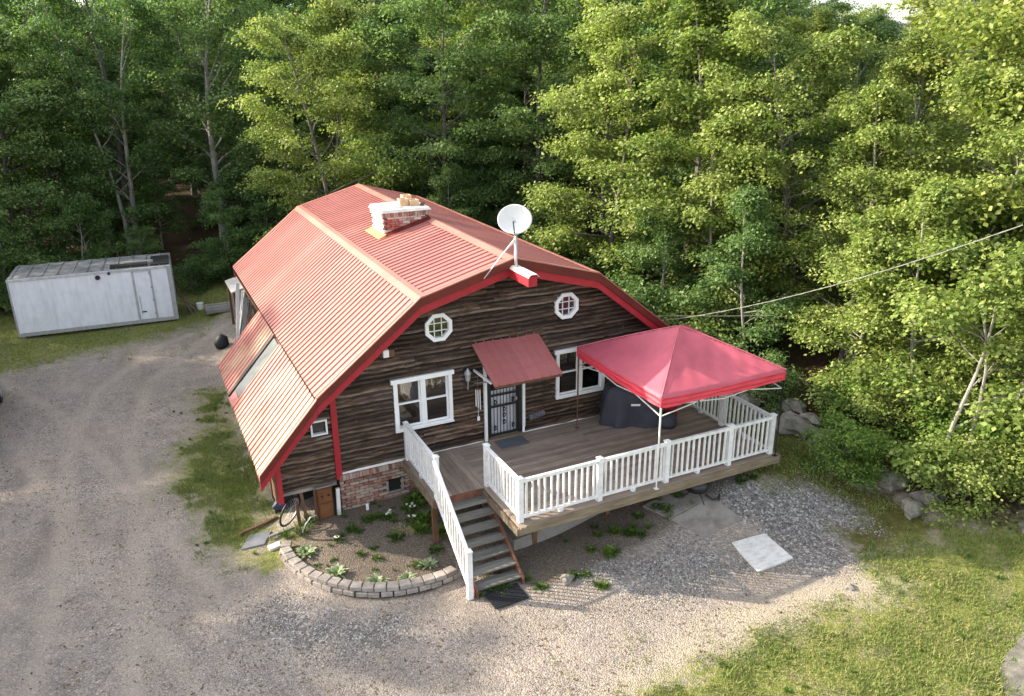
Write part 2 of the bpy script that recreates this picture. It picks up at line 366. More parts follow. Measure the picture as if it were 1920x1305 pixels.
# ---------------------------------------------------------------- terrain
def ss(x, a, b):
    t = np.clip((x-a)/(b-a), 0, 1); return t*t*(3-2*t)
def vnoise(x, y, s, seed=0):
    x = np.asarray(x, float)*s; y = np.asarray(y, float)*s
    xi = np.floor(x).astype(np.int64); yi = np.floor(y).astype(np.int64); fx = x-xi; fy = y-yi
    def h(a, b):
        n = (a*374761393+b*668265263+seed*1442695041) & 0xffffffff
        n = ((n ^ (n >> 13))*1274126177) & 0xffffffff
        return ((n ^ (n >> 16)) & 0xffff)/65535.0
    fx = fx*fx*(3-2*fx); fy = fy*fy*(3-2*fy)
    return (h(xi, yi)*(1-fx)+h(xi+1, yi)*fx)*(1-fy)+(h(xi, yi+1)*(1-fx)+h(xi+1, yi+1)*fx)*fy
def H(x, y):
    x = np.asarray(x, float); y = np.asarray(y, float)
    z = .80*ss(x, 3.2, 9.0)*ss(y, -5.6, -3.0)
    z = z+.25*ss(x, 7, 12)*ss(y, -8.5, -5.5)*(1-ss(y, -5.6, -3.0))
    z = z+.28*ss(y, -3.2, -.4)*ss(x, -1.6, -.2)*(1-ss(x, 2.5, 4))
    z = z+.5*ss(x, 10.5, 15)+.035*np.maximum(0, x-15)*1.0
    z = z+.03*np.maximum(0, y-24)
    r = np.hypot(x, y); z = z-ss(r, 45, 260)*20+ss(r, 200, 500)*(vnoise(x, y, .01, 3)*8)
    z = z+(vnoise(x, y, .35, 1)-.5)*.10+(vnoise(x, y, 1.3, 2)-.5)*.035
    # nothing pokes into the deck or the slabs; the far ground falls gently
    return z
def Hf(x, y): return float(H(x, y))

FOREST = [(-60, 14), (-22, 19.5), (-13, 21.5), (-8, 21.8), (-2, 21.5), (2, 21), (6.5, 18.5), (9.5, 13), (10.2, 7), (10.6, 2), (11.4, -1.2), (11.3, -3), (11.5, -5.0), (12.0, -6.6), (17, -8.2), (30, -13), (80, -30)]
def seg_dist(x, y, pl):
    d = np.full(np.shape(x), 1e9)
    for (a, b), (c, e) in zip(pl[:-1], pl[1:]):
        vx, vy = c-a, e-b; t = np.clip(((x-a)*vx+(y-b)*vy)/(vx*vx+vy*vy), 0, 1)
        d = np.minimum(d, np.hypot(x-a-t*vx, y-b-t*vy))
    return d
def inpoly(x, y, pl):
    x = np.asarray(x, float); y = np.asarray(y, float); r = np.zeros(x.shape, bool); n = len(pl)
    for i in range(n):
        (x1, y1), (x2, y2) = pl[i], pl[(i+1) % n]
        if y1 == y2: continue
        c = ((y1 > y) != (y2 > y)) & (x < (x2-x1)*(y-y1)/(y2-y1)+x1); r ^= c
    return r
def sdf(x, y, pl):  # soft 0..1 mask, 0.5 on the outline
    d = seg_dist(x, y, list(pl)+[pl[0]]); return np.where(inpoly(x, y, pl), d, -d)
FP = FOREST+[(3000, -1100), (3000, 3000), (-3000, 3000), (-3000, 500)]
def soft(x, y, pl, w): return np.clip(.5+sdf(x, y, pl)/(2*w), 0, 1)
LAWN = [(2.2, -7.6), (3.1, -7.2), (4.3, -7.1), (6.1, -7.1), (7.4, -7.0), (8.6, -7.3), (9.3, -7.25), (9.0, -6.8), (8.85, -6.4), (9.2, -6.2), (10.1, -6.3), (11.6, -6.5), (14, -7.6), (18, -8.6), (40, -18), (40, -60), (-8, -60), (-4, -12)]
MOSS = [(8.5, -3.6), (8.9, -2.6), (9.1, -1), (9.3, 3), (10.4, 5), (11, 1), (11.4, -1.6), (11, -2.8), (10.5, -3.9), (11.2, -5.2), (11.4, -6.4), (10.4, -6.5), (9.2, -6.2), (9.3, -5.4), (10.2, -5.5), (10.2, -4.8), (9.5, -4.0)]
GR1 = [(-2.3, 9.4), (-1.4, 9.3), (-1.4, 6.9), (-1.3, 3.9), (-1.15, 2.5), (-1.25, 1.0), (-1.4, -.1), (-2.4, -.55), (-2.85, .5), (-2.8, 1.8), (-3.4, 3.2), (-3.2, 5.2), (-2.3, 6.5)]
GR2 = [(-60, 13.2), (-12, 13.4), (-8, 14.0), (-5.5, 14.8), (-3.5, 15.3), (-1.8, 16.1), (.2, 16.6), (4, 17), (9, 13), (12, 14), (-2, 24), (-60, 19)]
GR3 = [(-1.6, -.2), (-1.0, -.3), (-1.3, -1.0), (-1.9, -1.3), (-2.2, -.6)]
BED = [(-1.3, -.45), (-1.36, -.9), (-1.2, -1.6), (-.95, -2.2), (-.5, -2.75), (0, -3.03), (.5, -3.17), (1.0, -3.2), (1.6, -3.05), (1.7, -2), (1.7, .1), (-1.2, .1)]
UNDER = [(1.7, -2.5), (2.7, -4.0), (3.6, -4.1), (4.4, -3.9), (6.0, -3.9), (7.0, -3.9), (9, -3.0), (9, .5), (1.7, .5)]
COARSE = [(7.0, -3.5), (7.9, -3.2), (8.5, -3.7), (9.5, -4.0), (10.4, -4.7), (10.5, -5.6), (9.9, -5.7), (9.3, -5.1), (9.1, -5.6), (8.8, -6.2), (7.9, -6.2), (7.6, -5.5), (7.9, -5.1), (7.7, -4.6)]
COARSE2 = [(-2.6, -2.3), (-1.7, -2.3), (-.9, -3.0), (.1, -3.7), (.1, -4.2), (-1.0, -4.1), (-1.9, -3.4)]
COARSE3 = [(3.6, -4.2), (4.6, -4.1), (6.4, -4.3), (6.9, -5.4), (5.2, -5.6), (4.3, -4.9)]
TAN = [(3.0, -6.6), (5.0, -6.1), (6.4, -6.3), (8.5, -6.4), (9.1, -7.2), (8.2, -7.4), (6.0, -7.1), (4.2, -7.15), (2.2, -7.7), (1.0, -7.4)]
WOODEDGE = [(9.5, -7.3), (11, -7.0), (12.3, -5.6), (14.4, -7.0), (13, -8.0), (11, -7.9)]
def zones(x, y):
    g = np.maximum.reduce([soft(x, y, LAWN, .6), soft(x, y, GR1, .8)*.86, soft(x, y, GR2, 1.1), soft(x, y, GR3, .25)*.8])
    f = soft(x, y, FP, .9)
    cg = np.maximum.reduce([soft(x, y, COARSE, .45), soft(x, y, COARSE2, .9)*.85, soft(x, y, COARSE3, .9)*.85])
    so_ = np.maximum(soft(x, y, BED, .15), soft(x, y, UNDER, .4))
    tn = np.maximum(soft(x, y, TAN, .7), soft(x, y, WOODEDGE, .5)*.8); ms = soft(x, y, MOSS, .7)
    # thin dirt verge round the left grass
    return g, f, cg, so_, tn, ms
TRACKS = [[(-6.5, -9), (-5.2, -4), (-4.8, 1), (-4.9, 6), (-4.2, 11), (-2.2, 14.5), (1, 17)], [(2, -9), (-.5, -6.2), (-2.6, -4), (-4.0, 0), (-5.4, 5), (-7, 10), (-9, 14)]]
def build_ground():
    def axis(a, b, st, ext):
        core = np.arange(a, b+st, st); o = []; d = st; p = core[-1]
        while p < ext: d *= 1.16; p += d; o.append(p)
        o2 = []; d = st; p = core[0]
        while p > -ext: d *= 1.16; p -= d; o2.append(p)
        return np.array(o2[::-1]+list(core)+o)
    X = axis(-9, 14.5, .13, 1500); Y = axis(-11, 18, .13, 1500)
    gx, gy = np.meshgrid(X, Y); x = gx.ravel(); y = gy.ravel(); z = H(x, y)
    V = np.stack([x, y, z], 1); nx, ny = len(X), len(Y)
    i = np.arange(nx-1)[None, :]+np.arange(ny-1)[:, None]*nx; i = i.ravel()
    F = np.stack([i, i+1, i+1+nx, i+nx], 1)
    g, f, cg, so_, tn, ms = zones(x, y)
    A = np.stack([g, f, cg, so_], 1).astype(np.float32); trk = np.maximum.reduce([np.clip(1-seg_dist(x, y, [(px+o, py) for px, py in tl])/.42, 0, 1) for tl in TRACKS for o in (-.75, .75)]); B = np.stack([tn, ms, trk*.9, np.ones_like(g)], 1).astype(np.float32)
    cx = V[F].mean(1); zg, zf, _, zs, _, zm = zones(cx[:, 0], cx[:, 1])
    cls = np.zeros(len(F), int); cls[zg > .5] = 1; cls[(zf > .5)] = 2; cls[(zs > .5) & (zg <= .5)] = 3; cls[(zm > .5) & (zf <= .5) & (zg <= .5)] = 2
    cls[(np.abs(cx[:, 0]) > 16) & (cls == 0)] = 2
    for k, nm in ((0, 'gravel_driveway'), (1, 'lawn'), (2, 'ground'), (3, 'bare_soil')):
        fk = F[cls == k]; u, inv = np.unique(fk, return_inverse=True); fk2 = inv.reshape(fk.shape)
        me = np_mesh(nm, V[u], fk2, M['ground'], smooth=True)
        for an, arr in (('zone_a', A), ('zone_b', B)):
            at = me.color_attributes.new(an, 'FLOAT_COLOR', 'POINT'); at.data.foreach_set('color', arr[u].ravel())
        o = obj(nm, me); tag(o, kind='structure')
build_ground()

# far hills
def hills():
    n = 90; az0, az1 = math.radians(-30), math.radians(110); V = []; 
    for i in range(n+1):
        a = az0+(az1-az0)*i/n; d = 900
        h = 26+14*vnoise(a*9, 0, 1, 5)+16*math.exp(-((math.degrees(a)-48.7)/3.0)**2)
        for k, (dd, hh) in enumerate(((0, -40), (60, h*.55), (140, h), (260, h*.8), (400, -40))):
            V.append(((d+dd)*math.sin(a)-3, (d+dd)*math.cos(a)-15, hh+6*(vnoise(i*1.7, k*3.1, 1, 8)-.5)))
    mb = MB(); mb.v = V
    for i in range(n):
        for k in range(4): a = i*5+k; mb.f.append((a, a+5, a+6, a+1)); mb.m.append(0)
    tag(mb.build('hills', simple('wooded_hill_haze_tint', (.10, .135, .16), 1, .15, .03, 0, bump=0), smooth=True), kind='structure')  # distance haze is painted into this bluish colour
hills()

# ---------------------------------------------------------------- house
RC = 4.02; Y0, Y1 = -.61, 11.57
PZR, PK, PZK, PE, PZE, PL, PZL = 5.64, 2.14, 5.05, 4.43, 3.26, 5.70, 1.83
ZD = 1.22
def roofz(x):  # top of roofing at x (main + left wing)
    d = abs(x-RC)
    if d <= PK: return PZR+(PZK-PZR)*d/PK
    if d <= PE: return PZK+(PZE-PZK)*(d-PK)/(PE-PK)
    return PZE+(PZL-PZE)*(d-PE)/(PL-PE)
house = thing('gambrel_house', 'dark rough-sided house with a red ribbed metal gambrel roof', 'house', (RC, 5.5, 0))
def hpart(mb, name, mats, parent=house, **kw):
    o = mb.build(name, mats, parent, **kw)
    if parent is house: o.matrix_parent_inverse = Matrix.Translation((-RC, -5.5, 0))
    return o
def rel(o):  # keep world coordinates under the house empty
    o.matrix_parent_inverse = Matrix.Translation((-RC, -5.5, 0)); return o

HOLES = [(1.40, 2.62, 1.99, 3.05), (5.42, 6.63, 1.99, 3.05), (3.58, 4.36, 1.22, 3.30),
         (2.20, 2.66, 3.97, 4.43), (5.38, 5.84, 4.01, 4.47), (-.46, -.19, 2.27, 2.54)]
# the wall: a body that carries the boards
wall = MB()
def wall_strips(xl, xr, z0, z1, step, y0, y1, mbx):
    z = z0
    zs = sorted(set([z0, z1]+[h for q in HOLES for h in q[2:] if z0 < h < z1]+list(np.arange(z0, z1, step))))
    for a, b in zip(zs[:-1], zs[1:]):
        if b-a < .002: continue
        m_ = (a+b)/2; L, R = xl(m_), xr(m_)
        cuts = sorted([(q[0], q[1]) for q in HOLES if q[2] < m_ < q[3] and q[1] > L and q[0] < R])
        x = L
        for c0, c1 in cuts:
            if c0 > x: mbx.box(x, c0, y0, y1, a, b)
            x = max(x, c1)
        if R > x: mbx.box(x, R, y0, y1, a, b)
def lim(z, side, m=.16):
    # horizontal half width under the roof at height z
    if z > PZK-m: d = PK*(PZR-m-z)/(PZR-PZK)
    else: d = PK+(PE-PK)*(PZK-m-z)/(PZK-PZE)
    d = max(0.02, min(d, RC)); return RC-d if side < 0 else RC+d
wall_strips(lambda z: lim(z, -1), lambda z: lim(z, 1), ZD-.02, PZR-.2, .12, .03, .14, wall)
hpart(wall, 'wall', M['dark'])
ww = MB()
def wlim(z):
    d = PE+(PL-PE)*(PZE-.14-z)/(PZE-PZL); return max(RC-d, -1.30)
wall_strips(wlim, lambda z: -.0, 1.02, 3.0, .12, .03, .12, ww)
hpart(ww, 'wall', M['dark'])
# side and rear walls
sw = MB()
sw.box(0, .12, .14, 11.0, .1, 3.05); sw.box(7.92, 8.04, .14, 11.0, .1, 3.05)
for a in np.arange(.1, 5.4, .18): sw.box(lim(a, -1) if a > 3 else 0.12, lim(a, 1) if a > 3 else 7.92, 11.0, 11.12, a, a+.18)
sw.box(-1.42, -1.32, .0, 5.9, .95, 1.75); sw.box(-1.32, 0, 5.85, 5.95, .3, 1.9)
hpart(sw, 'side_wall', M['siding'])
fl = MB(); fl.box(.12, 7.92, .14, 11.0, 1.05, 1.15); fl.box(.12, 7.92, 2.6, 2.68, 1.15, 3.3); hpart(fl, 'floor', M['dark'])
fd = MB(); fd.box(0.05, 7.99, .06, .16, -.3, 1.05); fd.box(0, .12, .16, 11, -.3, .1); fd.box(7.92, 8.04, .16, 11, -.3, .1); fd.box(0, 8.04, 11, 11.12, -.3, .1)
fdo = hpart(fd, 'foundation', M['mortar'])
# clapboards, one by one
def board(x0, x1, z, h, cutl=None, cutr=None):
    mb = MB(); n = max(2, int((x1-x0)/.3)); tl = cutl or 0; tr = cutr or 0
    V = []
    for i in range(n+1):
        x = x0+(x1-x0)*i/n
        wv = (random.random()-.5)*.034; d = .070+random.random()*.026; t = random.random()*.006; hm = .034+random.random()*.022
        xt = x+(tl if i == 0 else 0)+(-tr if i == n else 0); xk = x+(xt-x)*.4
        V += [(x, -d, z+wv), (x, .028, z+wv+.012), (xt, .028, z+h), (xt, -.004-t, z+h), (xk, -d+.006, z+wv+hm)]
    F = []; mi = []
    for i in range(n):
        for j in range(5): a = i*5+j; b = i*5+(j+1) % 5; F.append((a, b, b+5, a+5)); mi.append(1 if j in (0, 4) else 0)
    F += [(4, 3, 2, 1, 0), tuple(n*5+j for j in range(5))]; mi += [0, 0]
    mb.add(V, F); mb.m = mi; return hpart(mb, 'siding_board', [M['siding'], M['siding_lap_shading']])  # dark upper, pale lower band: lap shading put into the colour
EH = .108
def side_rows(z0, z1, fl_, fr_):
    z = z0
    while z < z1:
        h = EH; L0, R0 = fl_(z+.0), fr_(z+.0); L1, R1 = fl_(z+h), fr_(z+h)
        cuts = sorted([(q[0], q[1]) for q in HOLES if q[2]-.06 < z+h*.6 < q[3]+.04 and q[1] > L0 and q[0] < R0])
        segs = []; x = L0
        for c0, c1 in cuts:
            if c0 > x+.02: segs.append([x, c0])
            x = max(x, c1)
        if R0 > x+.02: segs.append([x, R0])
        for s in segs:
            a, b = s
            while b-a > 0.01:
                ln = b-a if b-a < 2.9 else random.uniform(1.5, 2.8)
                e = a+ln-(.006 if a+ln < b else 0)
                board(a, e, z, h+.012, (L1-L0) if abs(a-L0) < 1e-6 else None, (R0-R1) if abs(e-R0) < 1e-6 else None)
                a += ln
        z += h
side_rows(ZD+.03, PZR-.27, lambda z: max(.075, lim(z, -1, .20)), lambda z: lim(z, 1, .20))
side_rows(1.05, 2.95, lambda z: wlim(z)+.03, lambda z: -.065)
# trim boards
mb = MB(); mb.box(-.06, .07, -.112, .02, 1.10, 3.02); hpart(mb, 'corner_board', M['red'])
mb = MB(); mb.box(0.0, 3.44, -.07, .03, ZD-.03, ZD+.028); mb.box(4.46, 8.04, -.07, .03, ZD-.03, ZD+.028); hpart(mb, 'sill_trim', M['white'])
mb = MB(); mb.box(-1.3, -.065, -.06, .03, .97, 1.05); hpart(mb, 'sill_board', M['greywood'])

# roof: deck, panels, trims
roofp = MB()
pts = [(RC-PE, PZE), (RC-PK, PZK), (RC, PZR), (RC+PK, PZK), (RC+PE, PZE)]
t_ = .10
roofp.prism([(x, z-.02) for x, z in pts]+[(x, z-t_-.03) for x, z in pts[::-1]], 'y', Y0+.06, Y1-.06)
wp = [(RC-PL, PZL), (RC-PE, PZE-.03)]
roofp.prism([(x, z-.03) for x, z in wp]+[(x+.02, z-t_-.03) for x, z in wp[::-1]], 'y', Y0+.06, 6.30)
roof = hpart(roofp, 'roof', M['brown'])
def panel(A, B, y0, w, mat, lift=.0, nm='roof_panel'):
    # A lower/left point (x,z), B upper; ribs run along AB
    A, B = Vector((A[0], 0, A[1])), Vector((B[0], 0, B[1])); d = (B-A).normalized(); nrm = Vector((-d.z, 0, d.x))
    if nrm.z < 0: nrm = -nrm
    rp = .2286; prof = [(0, 0)]; k = 0; c = rp*.5
    while c < w+1e-3:
        prof += [(c-.030, 0), (c-.026, .026), (c+.016, .026), (c+.045, 0)]; c += rp
    if prof[-1][0] < w: prof.append((w, 0))
    prof = [(min(a, w), b) for a, b in prof]
    V = []
    for e in (A, B):
        for a, h in prof: p = e+nrm*(h+lift); V.append((p.x, y0+a, p.z))
    n = len(prof); F = [(i, i+1, n+i+1, n+i) for i in range(n-1)]
    b0 = len(V)
    V += [(A.x, y0, A.z-.015), (A.x, y0+w, A.z-.015)]
    return MB().add(V, F).build(nm, mat, roof)
PW = .2286*4
for (a, b, mt) in ((pts[0], pts[1], 'roof'), (pts[1], pts[2], 'roof'), (pts[2], pts[3], 'roof'), (pts[3], pts[4], 'roof')):
    y = Y0+.02
    while y < Y1-.03:
        w = min(PW, Y1-.02-y); 
        A_, B_ = (a, b) if a[1] < b[1] else (b, a)
        panel(A_, B_, y, w-.004, M[mt], .004+random.random()*.003); y += w
y = Y0+.0
k = 0
while y < 6.28:
    w = min(PW, 6.30-y)
    if y < 3.2 and y+w > 3.2: w = 3.2-y
    if abs(y-3.2) < .01: y = 4.02; continue
    a = (RC-PL+.012, PZL-.008) if y > 3.5 else (RC-PL, PZL)
    panel(a, (RC-PE-.02, PZE-.03), y, w-.004, M['roof_old'], .006+random.random()*.003); y += w; k += 1
# grey skylight strip in the wing roof with its dark kerb
def on_wing(t, y, up_=0):  # t 0 at eave 1 at top
    x = (RC-PL)+(PL-PE)*t; z = PZL+(PZE-.03-PZL)*t; n = Vector((-(PZE-PZL), 0, PL-PE)).normalized(); return (x+n.x*up_, y, z+n.z*up_)
mb = MB(); mb.hexa([on_wing(.13, 3.22, .0), on_wing(.13, 3.84, .0), on_wing(.97, 3.84, .0), on_wing(.97, 3.22, .0), on_wing(.13, 3.22, .02), on_wing(.13, 3.84, .02), on_wing(.97, 3.84, .02), on_wing(.97, 3.22, .02)])
mb.build('skylight_sheet', M['sky_glass'], roof)
mb = MB(); mb.bar(on_wing(0, 3.92, .03), on_wing(.98, 3.92, .03), .11, .05); mb.build('skylight_kerb', M['black'], roof)
mb = MB(); mb.hexa([on_wing(-.02, 3.22, -.05), on_wing(-.02, 4.0, -.05), on_wing(.12, 4.0, -.05), on_wing(.12, 3.22, -.05), on_wing(-.02, 3.22, .01), on_wing(-.02, 4.0, .01), on_wing(.12, 4.0, .01), on_wing(.12, 3.22, .01)])
mb.build('roof_patch', M['awning'], roof)
# caps
def cap(xc, zc, sl, sr, nm, w=.16):
    mb = MB(); pr = [(xc-w, zc-sl*w+.038), (xc, zc+.045), (xc+w, zc-sr*w+.038), (xc+w, zc-sr*w+.028), (xc, zc+.035), (xc-w, zc-sl*w+.028)]
    mb.prism(pr, 'y', Y0-.005, Y1+.005); return mb.build(nm, M['roof_trim'], roof)
su = (PZR-PZK)/PK; sm = (PZK-PZE)/(PE-PK)
cap(RC, PZR, su, su, 'ridge_cap', .17); cap(RC-PK, PZK, sm, -su, 'knee_flashing', .12); cap(RC+PK, PZK, -su, sm, 'knee_flashing', .12)
# rake trim: top edge strip, dark metal fascia, red rake board
def rake(yf, sgn, P, nm_suffix=''):
    for (a, b) in zip(P[:-1], P[1:]):
        a3, b3 = Vector((a[0], 0, a[1])), Vector((b[0], 0, b[1])); d = (b3-a3).normalized(); n = Vector((-d.z, 0, d.x))
        if n.z < 0: n = -n
        def strip(o0, o1, y0, y1, nm, mt):
            q = []
            for oo in (o0, o1):
                for (p, y) in ((a3, y0), (b3, y0), (b3, y1), (a3, y1)):
                    # mitre by dropping straight down
                    q.append((p.x, y, p.z+oo))
            mb = MB(); mb.hexa(q); return mb.build(nm, mt, roof)
        strip(.012, .038, yf, yf+sgn*.09, 'rake_cap', M['roof_trim'])
        strip(-.17, .010, yf+sgn*.012, yf+sgn*.05, 'rake_fascia', M['darkred'])
        strip(-.35, -.175, yf+sgn*.05, yf+sgn*.09, 'rake_board', M['red'])
        strip(-.17, -.145, yf+sgn*.092, yf+sgn*.62, 'soffit', M['darkred'])
rake(Y0-.01, 1, pts)
rake(Y1+.01, -1, pts)
rake(Y0-.01, 1, [(RC-PL, PZL), (RC-PE-.005, PZE-.03)])
mb = MB(); mb.bar((RC-PE+.02, Y0+.05, PZE-.10), (RC-PE+.02, Y1-.05, PZE-.10), .04, .16); mb.bar((RC+PE-.02, Y0+.05, PZE-.10), (RC+PE-.02, Y1-.05, PZE-.10), .04, .16)
mb.build('eave_fascia', M['brown'], roof)
mb = MB(); mb.box(-1.345, -1.245, -.42, -.06, 1.0, 1.93); hpart(mb, 'corner_post', M['red'])
mb = MB(); mb.box(-1.40, -1.345, -.40, .0, 1.05, 1.80); hpart(mb, 'wing_end_board', M['brown'])
# ridge beam sticking out under the peak, with its metal cap
rb = MB(); rb.box(RC-.10, RC+.10, -1.45, -.02, 5.24, 5.46); rbo = hpart(rb, 'ridge_beam', M['red'])
mb = MB(); mb.prism([(RC-.125, 5.44), (RC-.07, 5.495), (RC+.07, 5.495), (RC+.125, 5.44), (RC+.125, 5.452), (RC+.07, 5.51), (RC-.07, 5.51), (RC-.125, 5.452)], 'y', -1.50, -.35); mb.build('beam_cap', M['cap'], rbo).matrix_parent_inverse = Matrix()
rbo.children[0].matrix_parent_inverse = Matrix()
# foundation bricks
bm0 = MB().box(-.098, .098, -.045, .03, -.03, .03).mesh('brick', M['brick'])
row = 0; z = 1.02
while z > -.05:
    x = .02+(.105 if row % 2 else 0)
    x0 = x
    if row % 2: 
        o = obj('brick', bm0, fdo, (.06, .03, z), sc_=(.45, 1, 1))
    while x0 < 3.3:
        cx = x0+.105
        if not (1.04 < cx < 1.46 and .42 < z < .73):
            o = obj('brick', bm0, fdo, (cx, .03+random.uniform(-.006, .004), z+random.uniform(-.003, .003)))
        x0 += .21
    row += 1; z -= .073
bs = MB().box(-.032, .032, -.12, .04, -.10, .012).mesh('soldier_brick', M['brick'])
x = .03
while x < 1.7:
    obj('soldier_brick', bs, fdo, (x, .0, 1.17)); x += .074
mb = MB(); mb.box(1.05, 1.10, -.02, .03, .42, .73); mb.box(1.41, 1.46, -.02, .03, .42, .73); mb.box(1.1, 1.41, -.02, .03, .42, .45); mb.build('vent_frame', M['greywood'], fdo)
mb = MB(); mb.box(1.06, 1.45, .045, .058, .43, .73); mb.build('vent', M['black'], fdo)

# windows
def window(x0, x1, z0, z1, ylabel=None, curtain=None, head=.05):
    w = .085
    f = MB(); f.box(x0, x0+w, -.108, .03, z0, z1-.1); f.box(x1-w, x1, -.108, .03, z0, z1-.1)
    f.box(x0-head, x1+head, -.122, .03, z1-.1, z1); f.box(x0+w, x1-w, -.108, .03, z0, z0+.07)
    f.box(x0-.01, x1+.01, -.135, -.108, z0-.005, z0+.03)
    wn = hpart(f, 'window', M['white'])
    xm = (x0+x1)/2; mb = MB(); mb.box(xm-.05, xm+.05, -.07, .03, z0+.07, z1-.1); mb.build('mullion', M['white'], wn)
    for a, b in ((x0+w, xm-.05), (xm+.05, x1-w)):
        zm = (z0+z1)/2+.0
        s = MB()
        for (p, q, yy) in ((z0+.07, zm+.02, -.02), (zm-.02, z1-.1, .005)):
            s.box(a, a+.035, yy-.02, yy+.02, p, q); s.box(b-.035, b, yy-.02, yy+.02, p, q)
            s.box(a+.035, b-.035, yy-.02, yy+.02, p, p+.035); s.box(a+.035, b-.035, yy-.02, yy+.02, q-.035, q)
        s.build('sash', M['white'], wn)
        g = MB(); g.box(a+.03, b-.03, -.022, -.018, z0+.09, zm); g.box(a+.03, b-.03, .003, .007, zm, z1-.12); g.build('pane', M['glass'], wn)
    if curtain:
        for (ca, cb, cz) in curtain:
            mb = MB(); n = 14; V = []
            for i in range(n+1):
                xx = ca+(cb-ca)*i/n; yy = .16+.02*math.sin(i*1.9); V += [(xx, yy, z1-.1), (xx*.9+ca*.1, yy+.01, cz)]
            mb.add(V, [(2*i, 2*i+1, 2*i+3, 2*i+2) for i in range(n)]); mb.build('curtain', M['curtain'], wn)
    return wn
w1 = window(1.33, 2.69, 1.93, 3.17, curtain=[(1.42, 1.66, 2.2), (2.06, 2.56, 2.86)])
w2 = window(5.35, 6.71, 1.93, 3.17, curtain=[(5.45, 5.62, 2.5)])
mb = MB(); mb.bar((1.50, .14, 2.1), (1.72, .14, 2.45), .03); mb.bar((1.72, .14, 2.45), (1.74, .14, 2.02), .02); mb.build('blind_cord', M['white'], w1)
def octo(cx, cz, mt='white', cl=None):
    def ring(r): return [(cx+r*math.cos(PI/8+i*PI/4), cz+r*math.sin(PI/8+i*PI/4)) for i in range(8)]
    o, i_ = ring(.335), ring(.245); mb = MB()
    for k in range(8):
        k2 = (k+1) % 8
        mb.hexa([(o[k][0], -.112, o[k][1]), (o[k2][0], -.112, o[k2][1]), (o[k2][0], .02, o[k2][1]), (o[k][0], .02, o[k][1]),
                 (i_[k][0], -.112, i_[k][1]), (i_[k2][0], -.112, i_[k2][1]), (i_[k2][0], .02, i_[k2][1]), (i_[k][0], .02, i_[k][1])])
    wn = hpart(mb, 'octagon_window', M['white'])
    mb = MB()
    for s in (-.085, .085):
        mb.box(cx+s-.008, cx+s+.008, -.055, -.03, cz-.235, cz+.235); mb.box(cx-.235, cx+.235, -.055, -.03, cz+s-.0079, cz+s+.0079)
    mb.build('muntin', M['white'], wn)
    mb = MB(); mb.prism(ring(.25), 'y', -.025, -.02); mb.build('pane', M['glass'], wn)
    if cl:
        mb = MB(); mb.box(cx-.26, cx+.26, .16, .18, cz-.26, cz+.26); mb.build('curtain', cl, wn)
octo(2.43, 4.20, cl=simple('olive_curtain', (.20, .2, .13), .9, .4, 9)); octo(5.61, 4.24, cl=simple('crimson_curtain', (.25, .02, .045), .9, .4, 7))
mb = MB()
for (a, b, c, d) in ((-.50, -.15, 2.54, 2.575), (-.50, -.15, 2.235, 2.27), (-.50, -.465, 2.27, 2.54), (-.185, -.15, 2.27, 2.54)): mb.box(a, b, -.112, .02, c, d)
wn = hpart(mb, 'small_window', M['white']); mb = MB(); mb.box(-.465, -.185, -.02, -.015, 2.27, 2.54); mb.build('pane', M['glass'], wn)
mb = MB(); mb.box(-.5, -.15, .3, .32, 2.2, 2.6); mb.build('backing', M['dark'], wn)

# door: black security gate over a white door
mb = MB(); mb.box(3.585, 4.355, .02, .07, 1.27, 3.28); door = hpart(mb, 'door', simple('pale_door', (.62, .62, .66), .5, .06))
mb = MB(); mb.box(3.66, 4.28, .012, .0195, 2.42, 3.15); mb.build('door_glass', M['dark'], door)
mb = MB(); mb.box(3.505, 3.60, -.10, .02, 1.24, 3.36); mb.box(4.34, 4.435, -.10, .02, 1.24, 3.36); mb.box(3.60, 4.34, -.10, .02, 3.27, 3.36); hpart(mb, 'gate_frame', M['black'])
g = MB(); g.box(3.605, 3.645, -.075, -.045, 1.3, 3.26); g.box(4.295, 4.335, -.075, -.045, 1.3, 3.26)
for zz in (1.3, 2.02, 2.30, 3.22): g.box(3.645, 4.295, -.075, -.045, zz, zz+.045)
gate = hpart(g, 'security_gate', M['black'])
for i in range(7):
    x = 3.72+i*.083; bmm = MB().box(x-.007, x+.007, -.068, -.052, 1.345, 3.22); bmm.build('gate_bar', M['black'], gate)
for (cx, cz) in ((3.97, 1.62), (3.97, 1.80), (3.97, 1.95), (3.74, 1.5), (4.2, 1.5), (3.74, 2.16), (4.2, 2.16), (3.74, 2.9), (4.2, 2.9)):
    pp = [(cx+.04*(1-abs(t)*.5)*math.cos(t*5), -.085, cz+.06*math.sin(t*4)) for t in np.linspace(-1, 1, 13)]
    MB().tube(pp, .012, 4).build('scroll', M['black'], gate)
mb = MB(); mb.box(4.27, 4.30, -.11, -.075, 2.13, 2.2); mb.build('handle', M['steel'], gate)
mb = MB(); mb.box(3.52, 4.42, -.20, .02, 1.222, 1.28); hpart(mb, 'threshold', M['rim'])

